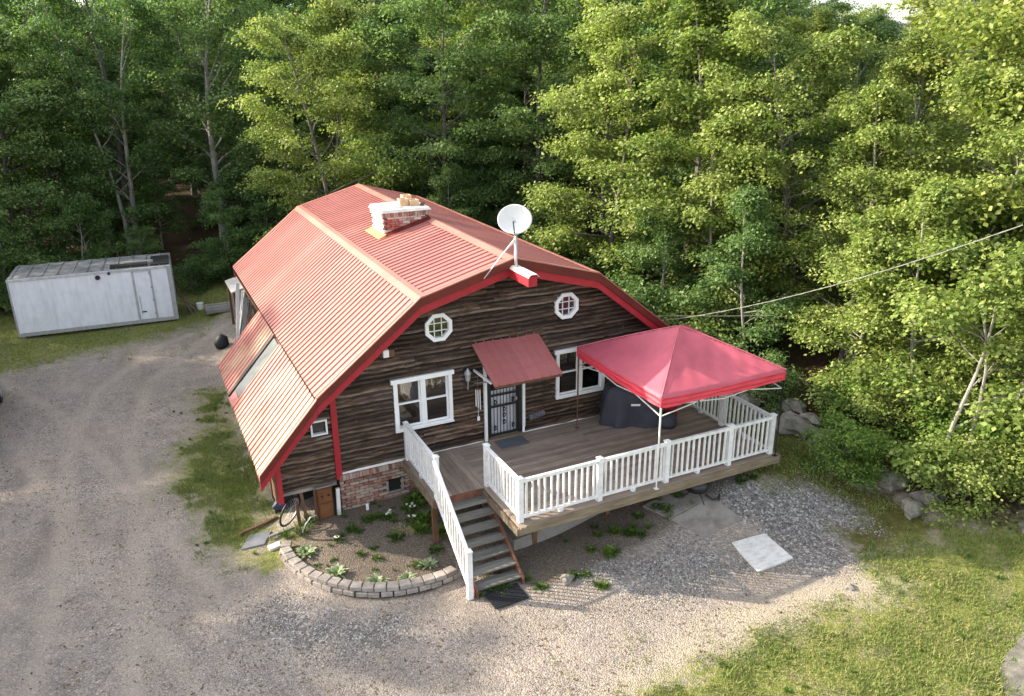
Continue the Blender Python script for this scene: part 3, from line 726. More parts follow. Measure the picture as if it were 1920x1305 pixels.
# awning: ribbed red sheet, brackets, white posts
aw = thing('door_awning', 'small faded red ribbed metal awning over the barred front door', 'awning', (4.05, -.6, 3.3))
def aput(mb, nm, mt, par=None):
    o = mb.build(nm, mt, par or aw)
    if par is None: o.matrix_parent_inverse = Matrix.Translation((-4.05, .6, -3.3))
    return o
for i in range(2):
    xs = [3.20+.84*i, 3.20+.84*(i+1)-.004]
    prof = [(xs[0], 0)]
    for j in range(4): c = xs[0]+.105+.21*j; prof += [(c-.02, 0), (c-.008, .018), (c+.008, .018), (c+.02, 0)]
    prof.append((xs[1], 0)); n = len(prof)
    V = [(x, -.02, 3.70+h) for x, h in prof]+[(x+.05, -1.17, 3.05+h) for x, h in prof]
    aput(MB().add(V, [(k, k+1, n+k+1, n+k) for k in range(n-1)]), 'roof_panel', M['awning'])
mb = MB(); mb.hexa([(3.22, -.03, 3.62), (4.86, -.03, 3.62), (4.91, -1.15, 2.985), (3.27, -1.15, 2.985), (3.22, -.03, 3.685), (4.86, -.03, 3.685), (4.91, -1.15, 3.035), (3.27, -1.15, 3.035)]); aput(mb, 'awning_deck', M['brown'])
for x in (3.24, 4.84):
    mb = MB(); mb.bar((x, -.06, 3.05), (x+.03, -.95, 3.05), .04, .05); aput(mb, 'bracket', M['white'])
    mb = MB(); mb.bar((x, -.04, 2.72), (x+.02, -.8, 3.03), .03, .03); aput(mb, 'brace', M['greywood'])
mb = MB(); mb.bar((3.475, -.14, 1.25), (3.475, -.14, 3.40), .065, .065); aput(mb, 'post', M['white'])
mb = MB(); mb.bar((4.455, -.14, 1.42), (4.455, -.14, 3.40), .06, .05); mb.bar((4.455, -.14, 1.42), (4.42, -.20, 1.30), .05, .05); aput(mb, 'post', M['white'])

# chimney with individual bricks
ch = thing('chimney', 'pale and red brick chimney stack with mortar cap on the left roof slope', 'chimney', (3.3, 5.2, 5.2))
def chp(mb, nm, mt): 
    o = mb.build(nm, mt, ch); o.matrix_parent_inverse = Matrix.Translation((-3.3, -5.2, -5.2)); return o
CX0, CX1, CY0, CY1 = 2.72, 3.98, 4.5, 5.55
core = MB(); core.box(CX0+.02, CX1-.02, CY0+.02, CY1-.02, 4.9, 5.90); chp(core, 'core', M['mortar'])
bw = MB().box(-.098, .098, -.012, .05, -.031, .031).mesh('brick', M['brick_w'])
br = MB().box(-.098, .098, -.012, .05, -.031, .031).mesh('brick', M['brick_r'])
for r in range(12):
    z = 5.14+r*.07
    if r > 11: pass
    off = .105 if r % 2 else 0
    x = CX0+.1-off*0+(-.0)
    xs = np.arange(CX0+.10-off, CX1+.05, .21)
    for x in xs:
        if x < CX0+.05 or x > CX1-.05: continue
        if z > roofz(x)-.05: o = obj('brick', br if r < 9 and random.random() < .85 else bw, None, (x, CY0+random.uniform(-.004, .004), z)); o.parent = ch; o.matrix_parent_inverse = Matrix.Translation((-3.3, -5.2, -5.2))
    for y in np.arange(CY0+.10-off, CY1+.05, .21):
        if y < CY0+.05 or y > CY1-.03: continue
        if z > roofz(CX0)-.05: o = obj('brick', bw, None, (CX0, y, z), -PI/2); o.parent = ch; o.matrix_parent_inverse = Matrix.Translation((-3.3, -5.2, -5.2))  # left face all in pale brick, front face mostly red
sold = MB().box(-.03, .03, -.03, .05, -.06, .06).mesh('soldier_brick', M['brick'])
for x in np.arange(CX0, CX1+.01, .0741): o = obj('soldier_brick', sold, None, (x, CY0-.02, 5.84)); o.parent = ch; o.matrix_parent_inverse = Matrix.Translation((-3.3, -5.2, -5.2))
soldw = MB().box(-.03, .03, -.03, .05, -.06, .06).mesh('soldier_brick', M['brick_w'])
for y in np.arange(CY0+.04, CY1, .0741): o = obj('soldier_brick', soldw, None, (CX0-.02, y, 5.84), -PI/2); o.parent = ch; o.matrix_parent_inverse = Matrix.Translation((-3.3, -5.2, -5.2))
mb = MB(); mb.hexa([(CX0-.07, CY0-.08, 5.910), (CX1+.05, CY0-.08, 5.910), (CX1+.05, CY1+.05, 5.910), (CX0-.07, CY1+.05, 5.910), (CX0-.02, CY0-.03, 5.980), (CX1, CY0-.03, 5.980), (CX1, CY1, 6.000), (CX0-.02, CY1, 6.000)]); chp(mb, 'cap', M['cap'])
for (x, y, hh) in ((3.42, 4.95, .2), (3.68, 4.86, .17), (3.62, 5.28, .24)):
    mb = MB(); w = .12
    mb.box(x-w, x+w, y-w, y-w+.03, 5.970, 5.970+hh); mb.box(x-w, x+w, y+w-.03, y+w, 5.970, 5.970+hh); mb.box(x-w, x-w+.03, y-w+.03, y+w-.03, 5.970, 5.970+hh); mb.box(x+w-.03, x+w, y-w+.03, y+w-.03, 5.970, 5.970+hh)
    mb.box(x-w+.03, x+w-.03, y-w+.03, y+w-.03, 5.970, 6.010); chp(mb, 'flue', M['clay'])
mb = MB(); mb.box(3.10, 3.32, 4.62, 4.76, 5.982, 6.005); chp(mb, 'vent_grate', M['steel'])
mb = MB(); mb.tube([(3.86, 4.72, 5.980), (3.9, 4.70, 6.060), (3.95, 4.72, 6.040)], [.06, .05, .02], 6); chp(mb, 'mortar_lump', M['brown'])
mb = MB(); zf = lambda x: roofz(x)+.035
mb.hexa([(CX0-.20, CY0-.14, zf(CX0-.2)), (CX0+.01, CY0-.14, zf(CX0)), (CX0+.01, CY1+.1, zf(CX0)), (CX0-.20, CY1+.1, zf(CX0-.2)), (CX0-.20, CY0-.14, zf(CX0-.2)+.012), (CX0+.01, CY0-.14, zf(CX0)+.06), (CX0+.01, CY1+.1, zf(CX0)+.06), (CX0-.20, CY1+.1, zf(CX0-.2)+.012)])
chp(mb, 'flashing', M['rust_or_glint'])
mb = MB(); mb.hexa([(CX0, CY0-.16, zf(CX0)), (CX1, CY0-.16, zf(CX1)), (CX1, CY0-.005, zf(CX1)), (CX0, CY0-.005, zf(CX0)), (CX0, CY0-.16, zf(CX0)+.012), (CX1, CY0-.16, zf(CX1)+.012), (CX1, CY0-.005, zf(CX1)+.07), (CX0, CY0-.005, zf(CX0)+.07)])
chp(mb, 'flashing', M['darkred'])

# satellite dish
sd = thing('satellite_dish', 'off-white satellite dish on a braced mast at the front peak', 'satellite dish', (3.98, -.75, 5.51))
def sdp(mb, nm, mt, **k):
    o = mb.build(nm, mt, sd, **k); o.matrix_parent_inverse = Matrix.Translation((-3.98, .75, -5.51)); return o
mb = MB(); mb.tube([(3.98, -.78, 5.50), (3.98, -.75, 5.65), (3.98, -.75, 6.22)], .035, 8); sdp(mb, 'mast', M['steel'], smooth=True)
for (p, q) in (((3.97, -.75, 6.12), (3.30, -.60, 5.30)), ((4.0, -.75, 6.1), (4.12, .05, 5.66)), ((3.99, -.75, 6.1), (4.16, -.3, 5.64))):
    mb = MB(); mb.tube([p, q], .016, 5); sdp(mb, 'strut', M['steel'])
axis = Vector((-.42, -.72, .42)).normalized(); cen = Vector((3.94, -.80, 6.52)); e1 = axis.cross(Vector((0, 0, 1))).normalized(); e2 = e1.cross(axis)
V = []; F = []; R_ = 8; N_ = 28
for r in range(R_+1):
    for j in range(N_):
        t = 2*PI*j/N_; rr = r/R_
        p = cen+(e1*math.cos(t)*.36+e2*math.sin(t)*.32)*max(rr, .01)+axis*(.09*(rr*rr)-.05); V.append(tuple(p))
for r in range(R_):
    for j in range(N_): a = r*N_+j; b = r*N_+(j+1) % N_; F.append((a, b, b+N_, a+N_))
o = sdp(MB().add(V, F), 'reflector', M['dish'], smooth=True); so2 = o.modifiers.new('s', 'SOLIDIFY'); so2.thickness = .015
mb = MB(); base = cen-e2*.32; hd = cen+axis*.42-e2*.12; mb.tube([base-axis*.05, hd-e2*.05], .014, 5); sdp(mb, 'feed_arm', M['black'])
mb = MB(); mb.tube([hd+axis*.05, hd-axis*.05], .04, 8); sdp(mb, 'receiver', M['steel'])
mb = MB(); mb.bar(cen-axis*.06, (3.98, -.75, 6.2), .10, .08); sdp(mb, 'bracket', M['steel'])

# lamps on the house wall
t = thing('flood_light', 'small round cream floodlight under the front peak beside the beam', 'light', (3.62, -.12, 5.20))
mb = MB(); mb.tube([(0, .1, .08), (0, .0, 0)], .02, 6); mb.build('arm', M['cap'], t); mb = MB(); mb.tube([(0, .02, 0), (-.02, -.06, -.03)], [.05, .075], 12); mb.build('lamp_head', M['cap'], t)
mb = MB(); mb.tube([(-.021, -.062, -.031), (-.022, -.066, -.033)], .04, 10); mb.build('lens', M['dark'], t)
t = thing('flood_light', 'boxy white and brown floodlight under the left roof edge below the octagon window', 'light', (1.18, -.28, 3.93))
mb = MB(); mb.box(-.03, .03, 0, .25, -.03, .03); mb.build('arm', M['brown'], t); mb = MB(); mb.box(-.10, .02, -.12, 0, -.10, .06); mb.build('housing', M['white'], t); mb = MB(); mb.box(.02, .14, -.11, 0, -.10, .05); mb.build('housing', M['brown'], t)
t = thing('wall_lantern', 'silver lantern on a curled bracket between the left window and the door', 'light', (3.05, -.16, 2.98))
mb = MB(); mb.tube([(0, .14, -.30), (0, .02, -.34), (0, .0, -.2), (0, 0, -.12)], .012, 5); mb.build('bracket', M['steel'], t)
mb = MB(); mb.tube([(0, 0, -.12), (0, 0, .06)], [.05, .075], 6); mb.build('glass', M['steel'], t)
mb = MB(); mb.tube([(0, 0, .06), (0, 0, .12), (0, 0, .18)], [.09, .05, .01], 6); mb.build('lamp_cap', M['alu'], t)
mb = MB(); mb.box(-.09, .09, .08, .12, -.35, .2); mb.build('back_plate', M['black'], t)
t = thing('wind_chime', 'wooden wind chime with pale tubes hanging left of the door', 'wind chime', (3.31, -.10, 2.62))
mb = MB(); mb.tube([(0, 0, .4), (0, 0, 0)], .004, 4); mb.build('cord', M['cable'], t); mb = MB(); mb.tube([(0, 0, 0), (0, 0, -.03)], .07, 10); mb.build('disc', M['brown'], t)
for dx in (-.05, .0, .05):
    mb = MB(); mb.tube([(dx, 0, -.04), (dx, 0, -.5-dx)], .014, 6); mb.build('tube', M['pole'], t)
mb = MB(); mb.tube([(0, 0, -.03), (0, 0, -.75)], .004, 4); mb.box(-.03, .03, -.01, .01, -.82, -.72); mb.build('sail', M['white'], t)
t = thing('rolled_rug', 'striped grey and black roll hung on the wall right of the door', 'rug', (4.82, -.10, 1.62))
mb = MB(); mb.tube([(-.20, 0, -.03), (.20, 0, .03)], .075, 10); mb.build('roll', simple('striped_cloth', (.16, .15, .17), .9, .8, 30), t)
t = thing('hanging_hook', 'thin black rod hanging by the awning, right of the door', 'rod', (4.99, -.12, 2.0))
mb = MB(); mb.tube([(0, 0, -.1), (0, 0, .9)], .009, 5); mb.tube([(0, 0, .9), (0, -.06, .96), (.03, -.1, .92)], .008, 5); mb.build('rod', M['black'], t)
t = thing('meter_box', 'small grey box with white cables on the wall right of the door', 'box', (4.72, -.10, 2.72))
mb = MB(); mb.box(-.06, .06, 0, .06, -.1, .06); mb.build('box_body', M['steel'], t); mb = MB(); mb.tube([(-.1, 0, -.05), (0, -.04, .0), (.1, -.02, .03), (.16, 0, -.02)], .01, 5); mb.build('cable', M['white'], t)

# ---------------------------------------------------------------- deck
DX0, DX1, DXM, DY1, DY2 = 1.47, 9.10, 2.58, -1.98, -3.74
deck = thing('wooden_deck', 'raised weathered grey wooden deck with white railings along the house front', 'deck', (5.3, -1.8, 0))
def dpt(mb, nm, mt, par=None, **k):
    o = mb.build(nm, mt, par or deck, **k)
    if par is None: o.matrix_parent_inverse = Matrix.Translation((-5.3, 1.8, 0))
    return o
bw_ = .138; gap = .006
x = DX0
while x+bw_ < DXM+.02:
    mb = MB(); mb.box(x, x+bw_-gap, DY1-.03, -.075, ZD-.035, ZD+random.uniform(-.002, .002)); dpt(mb, 'deck_board', M['deck_y']); x += bw_
xm = x
mb = MB(); mb.box(xm, xm+bw_-gap, DY2, -.075, ZD-.034, ZD+.001); dpt(mb, 'deck_board', M['deck_y']); xr0 = xm+bw_
y = -.075-bw_+gap
while y > DY2:
    xs = [xr0]+sorted(random.sample([4.1, 4.9, 5.7, 6.5, 7.3, 8.1], 1))+[DX1]
    for a, b in zip(xs[:-1], xs[1:]):
        mb = MB(); mb.box(a, b-.005, y, y+bw_-gap, ZD-.035, ZD+random.uniform(-.003, .002)); dpt(mb, 'deck_board', M['deck'])
    y -= bw_
DYE = y+bw_
# rims and joists, posts
R1 = MB(); R1.box(DXM-.02, DX1, DYE-.045, DYE-.005, ZD-.19, ZD-.004); dpt(R1, 'rim_board', M['rim'])
R1 = MB(); R1.box(DXM-.06, DXM-.021, DYE-.045, DY1-.07, ZD-.19, ZD-.036); dpt(R1, 'rim_board', M['rim'])
R1 = MB(); R1.box(DX1-.0, DX1+.04, DYE-.045, -.08, ZD-.19, ZD-.004); dpt(R1, 'rim_board', M['rim'])
R1 = MB(); R1.box(DX0-.04, DX0-.002, DY1-.03, -.1, ZD-.19, ZD-.01); dpt(R1, 'rim_board', M['rim'])
R1 = MB(); R1.box(DX0, DXM-.07, DY1-.07, DY1-.032, ZD-.20, ZD-.005); dpt(R1, 'rim_board', M['stringer'])
for yy in np.arange(-3.4, -.2, .42):
    J = MB(); J.box(DX0+.02 if yy > DY1 else DXM, DX1-.02, yy, yy+.04, ZD-.18, ZD-.04); dpt(J, 'joist', M['rim'])
for (px_, py_) in ((1.50, -1.9), (3.4, -2.7), (5.2, -2.7), (7.0, -2.7), (8.9, -2.9), (3.4, -1.2), (6.2, -1.2), (8.9, -1.2)):
    J = MB(); J.box(px_-.05, px_+.05, py_-.05, py_+.05, Hf(px_, py_)-.3, ZD-.19); dpt(J, 'support_post', M['brown'])
# railings
def post_mb(x, y, z0, z1, w=.105):
    mb = MB(); h = w/2; mb.box(x-h, x+h, y-h, y+h, z0, z1); h2 = h+.012
    mb.box(x-h2, x+h2, y-h2, y+h2, z1, z1+.02)
    mb.add([(x-h2, y-h2, z1+.02), (x+h2, y-h2, z1+.02), (x+h2, y+h2, z1+.02), (x-h2, y+h2, z1+.02), (x, y, z1+.055)], [(0, 1, 4), (1, 2, 4), (2, 3, 4), (3, 0, 4)])
    return mb
balm = {}
def rail(a, b, posts=(True, True), z=ZD, feet=True, zb=None, sag=False, nb=None):
    """a,b = (x,y); zb = z of base at b (sloping stair rail)"""
    zb = z if zb is None else zb
    A, B = Vector((a[0], a[1], z)), Vector((b[0], b[1], zb)); hd = (B-A); L = math.hypot(hd.x, hd.y); hz = Vector((hd.x, hd.y, 0))/L
    top, bot = .90, .10
    mb = MB(); a2 = A+Vector((0, 0, top)); b2 = B+Vector((0, 0, top)); mb.bar(a2, b2, .065, .05)
    mb.bar(a2-Vector((0, 0, .035)), b2-Vector((0, 0, .035)), .045, .03)
    rl = dpt(mb, 'railing', M['vinyl'])
    mb = MB(); mb.bar(A+Vector((0, 0, bot)), B+Vector((0, 0, bot)), .05, .05); mb.build('bottom_rail', M['vinyl'], rl)
    n = nb or max(2, round(L/.135)); key = round(top-bot-.06, 3)
    if key not in balm: balm[key] = MB().box(-.018, .018, -.018, .018, 0, top-bot-.07).mesh('baluster', M['vinyl'])
    ang = math.atan2(hz.y, hz.x)
    for i in range(1, n):
        p = A+(B-A)*(i/n); o_ = obj('baluster', balm[key], rl, (p.x+random.uniform(-.004, .004), p.y+random.uniform(-.004, .004), p.z+bot+.025), ang+random.uniform(-.06, .06)); o_.rotation_euler.x = random.uniform(-.008, .008); o_.rotation_euler.y = random.uniform(-.008, .008)
    if feet and L > 1.2:
        p = (A+B)/2; fm = MB(); w = .045; fm.hexa([(p.x-w*.7, p.y-w*.7, p.z-.06), (p.x+w*.7, p.y-w*.7, p.z-.06), (p.x+w*.7, p.y+w*.7, p.z-.06), (p.x-w*.7, p.y+w*.7, p.z-.06), (p.x-w, p.y-w, p.z+.08), (p.x+w, p.y-w, p.z+.08), (p.x+w, p.y+w, p.z+.08), (p.x-w, p.y+w, p.z+.08)])
        fm.build('foot', M['vinyl'], rl)
    return rl
YF = -3.53
fx = [2.67, 4.45, 6.09, 7.76, 8.95]
for a, b in zip(fx[:-1], fx[1:]): rail((a, YF), (b, YF))
for x in fx: dpt(post_mb(x, YF, ZD-.10 if x > 2.8 else ZD-.02, ZD+.95), 'post', M['vinyl'])
rail((2.67, DY1+.0), (2.67, YF), feet=False); dpt(post_mb(2.67, DY1, ZD, ZD+.95), 'post', M['vinyl'])
rail((8.95, -.30), (8.95, -1.9)); rail((8.95, -1.9), (8.95, YF)); dpt(post_mb(8.95, -1.9, ZD-.1, ZD+.95), 'post', M['vinyl']); dpt(post_mb(8.95, -.25, ZD, ZD+.95), 'post', M['vinyl'])
rail((1.55, -.10), (1.55, DY1)); dpt(post_mb(1.55, DY1, ZD-.05, ZD+.95), 'post', M['vinyl'])
dpt(post_mb(1.55, -.12, ZD, ZD+.9, .09), 'post', M['vinyl'])
# stairs
st = thing('deck_stairs', 'flight of seven grey wooden steps with red-brown stringers up to the deck', 'stairs', (2.1, -2.9, 0))
def stp(mb, nm, mt):
    o = mb.build(nm, mt, st); o.matrix_parent_inverse = Matrix.Translation((-2.1, 2.9, 0)); return o
NS = 7; YB = -3.76; SX0, SX1 = 1.60, 2.62
run = (DY1-.07-YB)/NS; rise = ZD/(NS+1)
zg = .03
for i in range(NS):
    z = ZD-rise*(i+1); y1 = DY1-.07-run*i+.015; y0 = y1-run-.02
    for j in range(3):
        w = (y1-y0)/3; mb = MB(); mb.box(SX0+.045, SX1-.045, y0+w*j+.004, y0+w*(j+1)-.004, z-.035, z+random.uniform(-.001, .002)); stp(mb, 'tread_plank', M['tread'])
for x in (SX0, SX1-.042):
    poly = [(DY1-.05, ZD-.02), (DY1-.05, ZD-.30), (YB+.10, -.05), (YB-.06, -.05), (YB-.06, rise*.9)]
    mb = MB(); mb.prism(poly, 'x', x, x+.042); stp(mb, 'stringer', M['stringer'])
def strail():
    A = Vector((1.50, DY1-.05, ZD-.02)); B = Vector((1.50, -3.70, .05))
    mb = MB(); a2, b2 = A+Vector((0, 0, .92)), B+Vector((0, 0, .92)); mb.bar(a2, b2, .06, .05); rl = stp(mb, 'railing', M['vinyl'])
    mb = MB(); mb.bar(A+Vector((0, 0, .12)), B+Vector((0, 0, .12)), .05, .05); mb.build('bottom_rail', M['vinyl'], rl)
    for i in range(1, 13):
        p = A+(B-A)*(i/13); obj('baluster', balm[.74], rl, (p.x, p.y, p.z+.14), 0, (.75, .7, 1))
    for o in rl.children: pass
    stp(post_mb(1.50, -3.72, -.02, 1.02), 'post', M['vinyl'])
strail()

# things on the deck
t = thing('doormat', 'grey doormat lying on the deck before the front door', 'mat', (4.0, -.40, ZD+.002))
MB().box(-.36, .36, -.24, .24, 0, .012).build('mat', M['mat'], t)
t = thing('rubber_mat', 'black ribbed rubber mat on the gravel at the foot of the stairs', 'mat', (2.12, -4.02, Hf(2.1, -4)+.03), .04)
MB().box(-.36, .36, -.26, .24, 0, .014).build('mat', M['rubber'], t)
for i in range(9): MB().box(-.34, .34, -.24+i*.052, -.215+i*.052, .014, .022).build('rib', M['rubber'], t)

# grill under a cover: draped cloth grid
def draped(name, label, cat, loc, rz, L, W, Hh, mat):
    t = thing(name, label, cat, loc, rz); nu, nv = 64, 16; V = []; F = []
    for v in range(nv+1):
        for u in range(nu):
            th = 2*PI*u/nu; f = v/nv
            ex = 5
            r = (abs(math.cos(th))**ex+abs(math.sin(th))**ex)**(-1/ex)
            fl_ = 1.0 if f > .35 else (f/.35)**.5
            fold = 1+.11*math.sin(th*7+f*3+math.sin(th*3))*max(0, (f-.25))*1.5+.03*math.sin(th*23)*f
            topn = Hh*(1-.10*abs(math.cos(th))*(1 if f < .35 else 0))
            z = Hh-(Hh*.08)*(f/.35)**2 if f <= .35 else Hh*.92*(1-(f-.35)/.65)
            sp = 1+.16*max(0, f-.35)
            V.append((L/2*r*math.cos(th)*fl_*fold*sp, W/2*r*math.sin(th)*fl_*fold*sp, (z*(1-.20*math.cos(th)*(1-f*.3)-.10*max(0, math.cos(2*th)))+.05*math.sin(th*3+f*9)*(1-f)) if f < 1 else z+.02*abs(math.sin(th*5))))
    for v in range(nv):
        for u in range(nu): a = v*nu+u; b = v*nu+(u+1) % nu; F.append((a, b, b+nu, a+nu))
    mb = MB().add(V, F); mb.f.append(tuple(range(nu))); mb.m.append(0)
    mb.build('cover', mat, t, smooth=True); return t
t = draped('covered_grill', 'barbecue grill under a draped dark grey cover beneath the red canopy', 'grill', (7.15, -.72, ZD), -.45, 1.35, .72, .92, M['cover'])
mb = MB(); mb.box(-.10, .12, -.395, -.385, .58, .63); o = mb.build('cover_label', M['white'], t); o.rotation_euler.z = 0
t = thing('grey_bin', 'low grey bag slumped beside the covered grill', 'bag', (7.75, -1.35, ZD)); 
mb = MB(); mb.tube([(0, 0, 0), (0, 0, .12), (.02, 0, .3), (.0, 0, .36)], [.2, .24, .18, .06], 10); mb.build('bag', M['cover'], t, smooth=True)
t = thing('red_crate', 'dark red slatted crate on the deck behind the canopy pole', 'crate', (8.05, -.85, ZD))
for i in range(4): MB().box(-.22, .22, -.18, -.16, .03+i*.1, .11+i*.1).build('slat', M['redbox'], t)
for i in range(4): MB().box(-.24, -.22, -.18, .18, .03+i*.1, .11+i*.1).build('slat', M['redbox'], t)
MB().box(-.22, .22, .16, .18, .0, .42).build('back_board', M['redbox'], t); MB().box(-.22, .22, -.16, .16, 0, .02).build('base_board', M['redbox'], t); MB().box(.22, .24, -.18, .18, 0, .42).build('side_board', M['redbox'], t)

# canopy
cn = thing('pop_up_canopy', 'red pop-up canopy with a pointed top standing on the deck end', 'canopy', (7.35, -2.05, ZD))
def cnp(mb, nm, mt, **k):
    o = mb.build(nm, mt, cn, **k); o.matrix_parent_inverse = Matrix.Translation((-7.35, 2.05, -ZD)); return o
ax0, ax1, ay0, ay1 = 5.73, 9.00, -3.70, -.40
cxm, cym = (ax0+ax1)/2, (ay0+ay1)/2; zc, zp = 3.30, 4.06
def cz_(u, v):  # u,v in -1..1, square cone with a gentle sag between the ribs and droop near the edge
    m = max(abs(u), abs(v)); q = min(abs(u), abs(v))/(m+1e-6)
    z = zp-(zp-zc)*(m**1.10)
    return z-.055*(1-q**2)*math.sin(PI*min(1, m))-.02*(1-q)*m
N = 44; V = []; F = []
for j in range(N+1):
    for i in range(N+1):
        u = -1+2*i/N; v = -1+2*j/N; m = max(abs(u), abs(v))
        wr = .014*math.sin(17*u*v+11*u)*math.sin(15*v-7*u)*(1-m)+.010*math.sin(38*(v+.35*u)+3*math.sin(5*u))*max(0, .95-m)*min(1, m*3)*(.4+.6*(v < -abs(u)))+.018*math.sin(24*(u-.6*v))*max(0, m-.2)*(1-m)*2*(1 if v < -abs(u) else .4)
        V.append((cxm+(ax1-ax0)/2*u, cym+(ay1-ay0)/2*v, cz_(u, v)+wr))
for j in range(N):
    for i in range(N): a = j*(N+1)+i; F.append((a, a+1, a+N+2, a+N+1))
b0 = len(V); per = [i for i in range(N+1)]+[N+(N+1)*j for j in range(1, N+1)]+[(N+1)*N+i for i in range(N-1, -1, -1)]+[(N+1)*j for j in range(N-1, 0, -1)]
for a in per: V.append((V[a][0]+(V[a][0]-cxm)*.003, V[a][1]+(V[a][1]-cym)*.003, V[a][2]-.05))
for q in range(len(per)): a, b = per[q], per[(q+1) % len(per)]; F.append((a, b, b0+(q+1) % len(per), b0+q))
top = cnp(MB().add(V, F), 'canopy_top', M['canopy'], smooth=True)
for (sx, sy) in ((-1, -1), (1, -1), (-1, 1), (1, 1)):
    mb = MB(); mb.tube([(cxm+(ax1-ax0)/2*sx*q, cym+(ay1-ay0)/2*sy*q, cz_(sx*q, sy*q)+.004) for q in np.linspace(.02, 1, 14)], .011, 5); cnp(mb, 'seam', M['seam'])
# valance with rolled folds
for (p, q, nrm) in (((ax0, ay0), (ax1, ay0), (0, -1)), ((ax1, ay0), (ax1, ay1), (1, 0)), ((ax1, ay1), (ax0, ay1), (0, 1)), ((ax0, ay1), (ax0, ay0), (-1, 0))):
    nn = 30; V = []; F = []; prof = [(-.004, -.03), (.006, -.055), (-.004, -.09), (.02, -.14), (.0, -.18), (.016, -.235)]
    L = math.hypot(q[0]-p[0], q[1]-p[1])
    for i in range(nn+1):
        t_2 = i/nn; x = p[0]+(q[0]-p[0])*t_2; y = p[1]+(q[1]-p[1])*t_2; ez = cz_(2*(x-ax0)/(ax1-ax0)-1, 2*(y-ay0)/(ay1-ay0)-1)
        e = 0 if i in (0, nn) else 1
        for k_, (dn, dz) in enumerate(prof):
            w = .010*math.sin(t_2*31+k_*.9)*e
            V.append((x+nrm[0]*(dn*e+w*(k_ > 0)+.002), y+nrm[1]*(dn*e+w*(k_ > 0)+.002), ez+dz+.012*math.sin(t_2*9+k_)*e*(k_ > 0)))
    n = len(prof)
    for i in range(nn):
        for k_ in range(n-1): a = i*n+k_; F.append((a, a+n, a+n+1, a+1))
    cnp(MB().add(V, F), 'valance', M['canopy_val'])
for (x, y, m_) in ((5.75, -3.68, 'pole'), (8.985, -3.68, 'black'), (5.75, -.44, 'brown'), (8.78, -.44, 'pole')):
    mb = MB(); mb.bar((x, y, 1.95), (x, y, 3.20), .028, .028); mb.bar((x, y, ZD), (x, y, 2.1), .021, .021); mb.box(x-.045, x+.045, y-.045, y+.045, ZD, ZD+.012); cnp(mb, 'leg', M[m_])
fr = MB()
for (p, q) in (((5.77, -3.66, 3.06), (8.96, -3.66, 3.06)), ((5.77, -.46, 3.06), (8.96, -.46, 3.06)), ((5.77, -3.66, 3.06), (5.77, -.46, 3.06)), ((8.96, -3.66, 3.06), (8.96, -.46, 3.06))):
    P_, Q_ = Vector(p), Vector(q); mid = (P_+Q_)/2
    for (a, b) in ((P_+Vector((0, 0, .05)), mid+Vector((0, 0, -.12))), (P_-Vector((0, 0, .2)), mid+Vector((0, 0, .06))), (Q_+Vector((0, 0, .05)), mid+Vector((0, 0, -.12))), (Q_-Vector((0, 0, .2)), mid+Vector((0, 0, .06)))): fr.bar(a, b, .02, .02)
cnp(fr, 'truss', M['pole'])
pk = MB()
for (x, y) in ((5.77, -3.66), (8.96, -3.66), (5.77, -.46), (8.96, -.46)): pk.bar((x, y, 3.18), (cxm, cym, 3.93), .02, .02)
cnp(pk, 'ridge_strut', M['pole'])

# ---------------------------------------------------------------- under and beside the deck
t = thing('concrete_footing', 'long low concrete ledge under the front of the deck', 'footing', (4.2, -2.5, 0))
mb = MB(); mb.hexa([(2.9, -2.8, -.2), (6.2, -2.55, -.1), (6.2, -.6, -.1), (2.9, -.6, -.2), (2.9, -2.75, .26), (6.2, -2.5, .40), (6.2, -.6, .40), (2.9, -.6, .26)]); o = mb.build('ledge', M['concrete_d'], t); o.location = (-4.2, 2.5, 0)
t = thing('portable_grill', 'black round-bodied grill on thin legs with a curved tube under the deck', 'grill', (6.98, -3.50, Hf(6.98, -3.5)+.05))
mb = MB(); mb.tube([(0, 0, .16), (0, 0, .22), (0, 0, .36), (0, 0, .44), (0, 0, .48)], [.1, .24, .27, .2, .03], 14); mb.build('bowl', M['black'], t, smooth=True)
for a in (0.6, 2.7, 4.6): mb = MB(); mb.tube([(0.1*math.cos(a), .1*math.sin(a), .2), (.33*math.cos(a), .33*math.sin(a), 0)], .014, 5); mb.build('leg', M['black'], t)
mb = MB(); mb.tube([(.15, -.12, .1), (.22, -.28, .04), (.34, -.34, .05), (.42, -.26, .1)], .028, 6); mb.build('hose', M['black'], t)
def slab(name, label, pts_, th, mat, cat='slab'):
    cx = sum(p[0] for p in pts_)/len(pts_); cy = sum(p[1] for p in pts_)/len(pts_)
    zt = max(Hf(*p) for p in pts_)+.02; t = thing(name, label, cat, (cx, cy, zt))
    mb = MB(); n = len(pts_); vs = [(p[0]-cx, p[1]-cy, Hf(*p)-zt-.05) for p in pts_]+[(p[0]-cx, p[1]-cy, Hf(*p)-zt+th) for p in pts_]
    mb.add(vs, [tuple(range(n))[::-1], tuple(range(n, 2*n))]+[(i, (i+1) % n, n+(i+1) % n, n+i) for i in range(n)]); mb.build('slab', mat, t, bevel=.006); return t
slab('concrete_slab', 'pale grey square concrete slab lying in the gravel', [(6.97, -4.73), (7.79, -4.80), (7.89, -5.54), (6.94, -5.57)], .035, M['concrete_l'])
slab('concrete_pad', 'worn grey concrete pad just under the front edge of the deck', [(5.9, -3.05), (7.15, -3.0), (7.32, -3.62), (6.15, -3.70)], .05, M['concrete_d'])
slab('concrete_pad', 'worn concrete pad between the deck edge and the pale square slab', [(6.17, -3.72), (7.33, -3.64), (7.55, -4.35), (6.5, -4.38)], .04, M['concrete_d'])
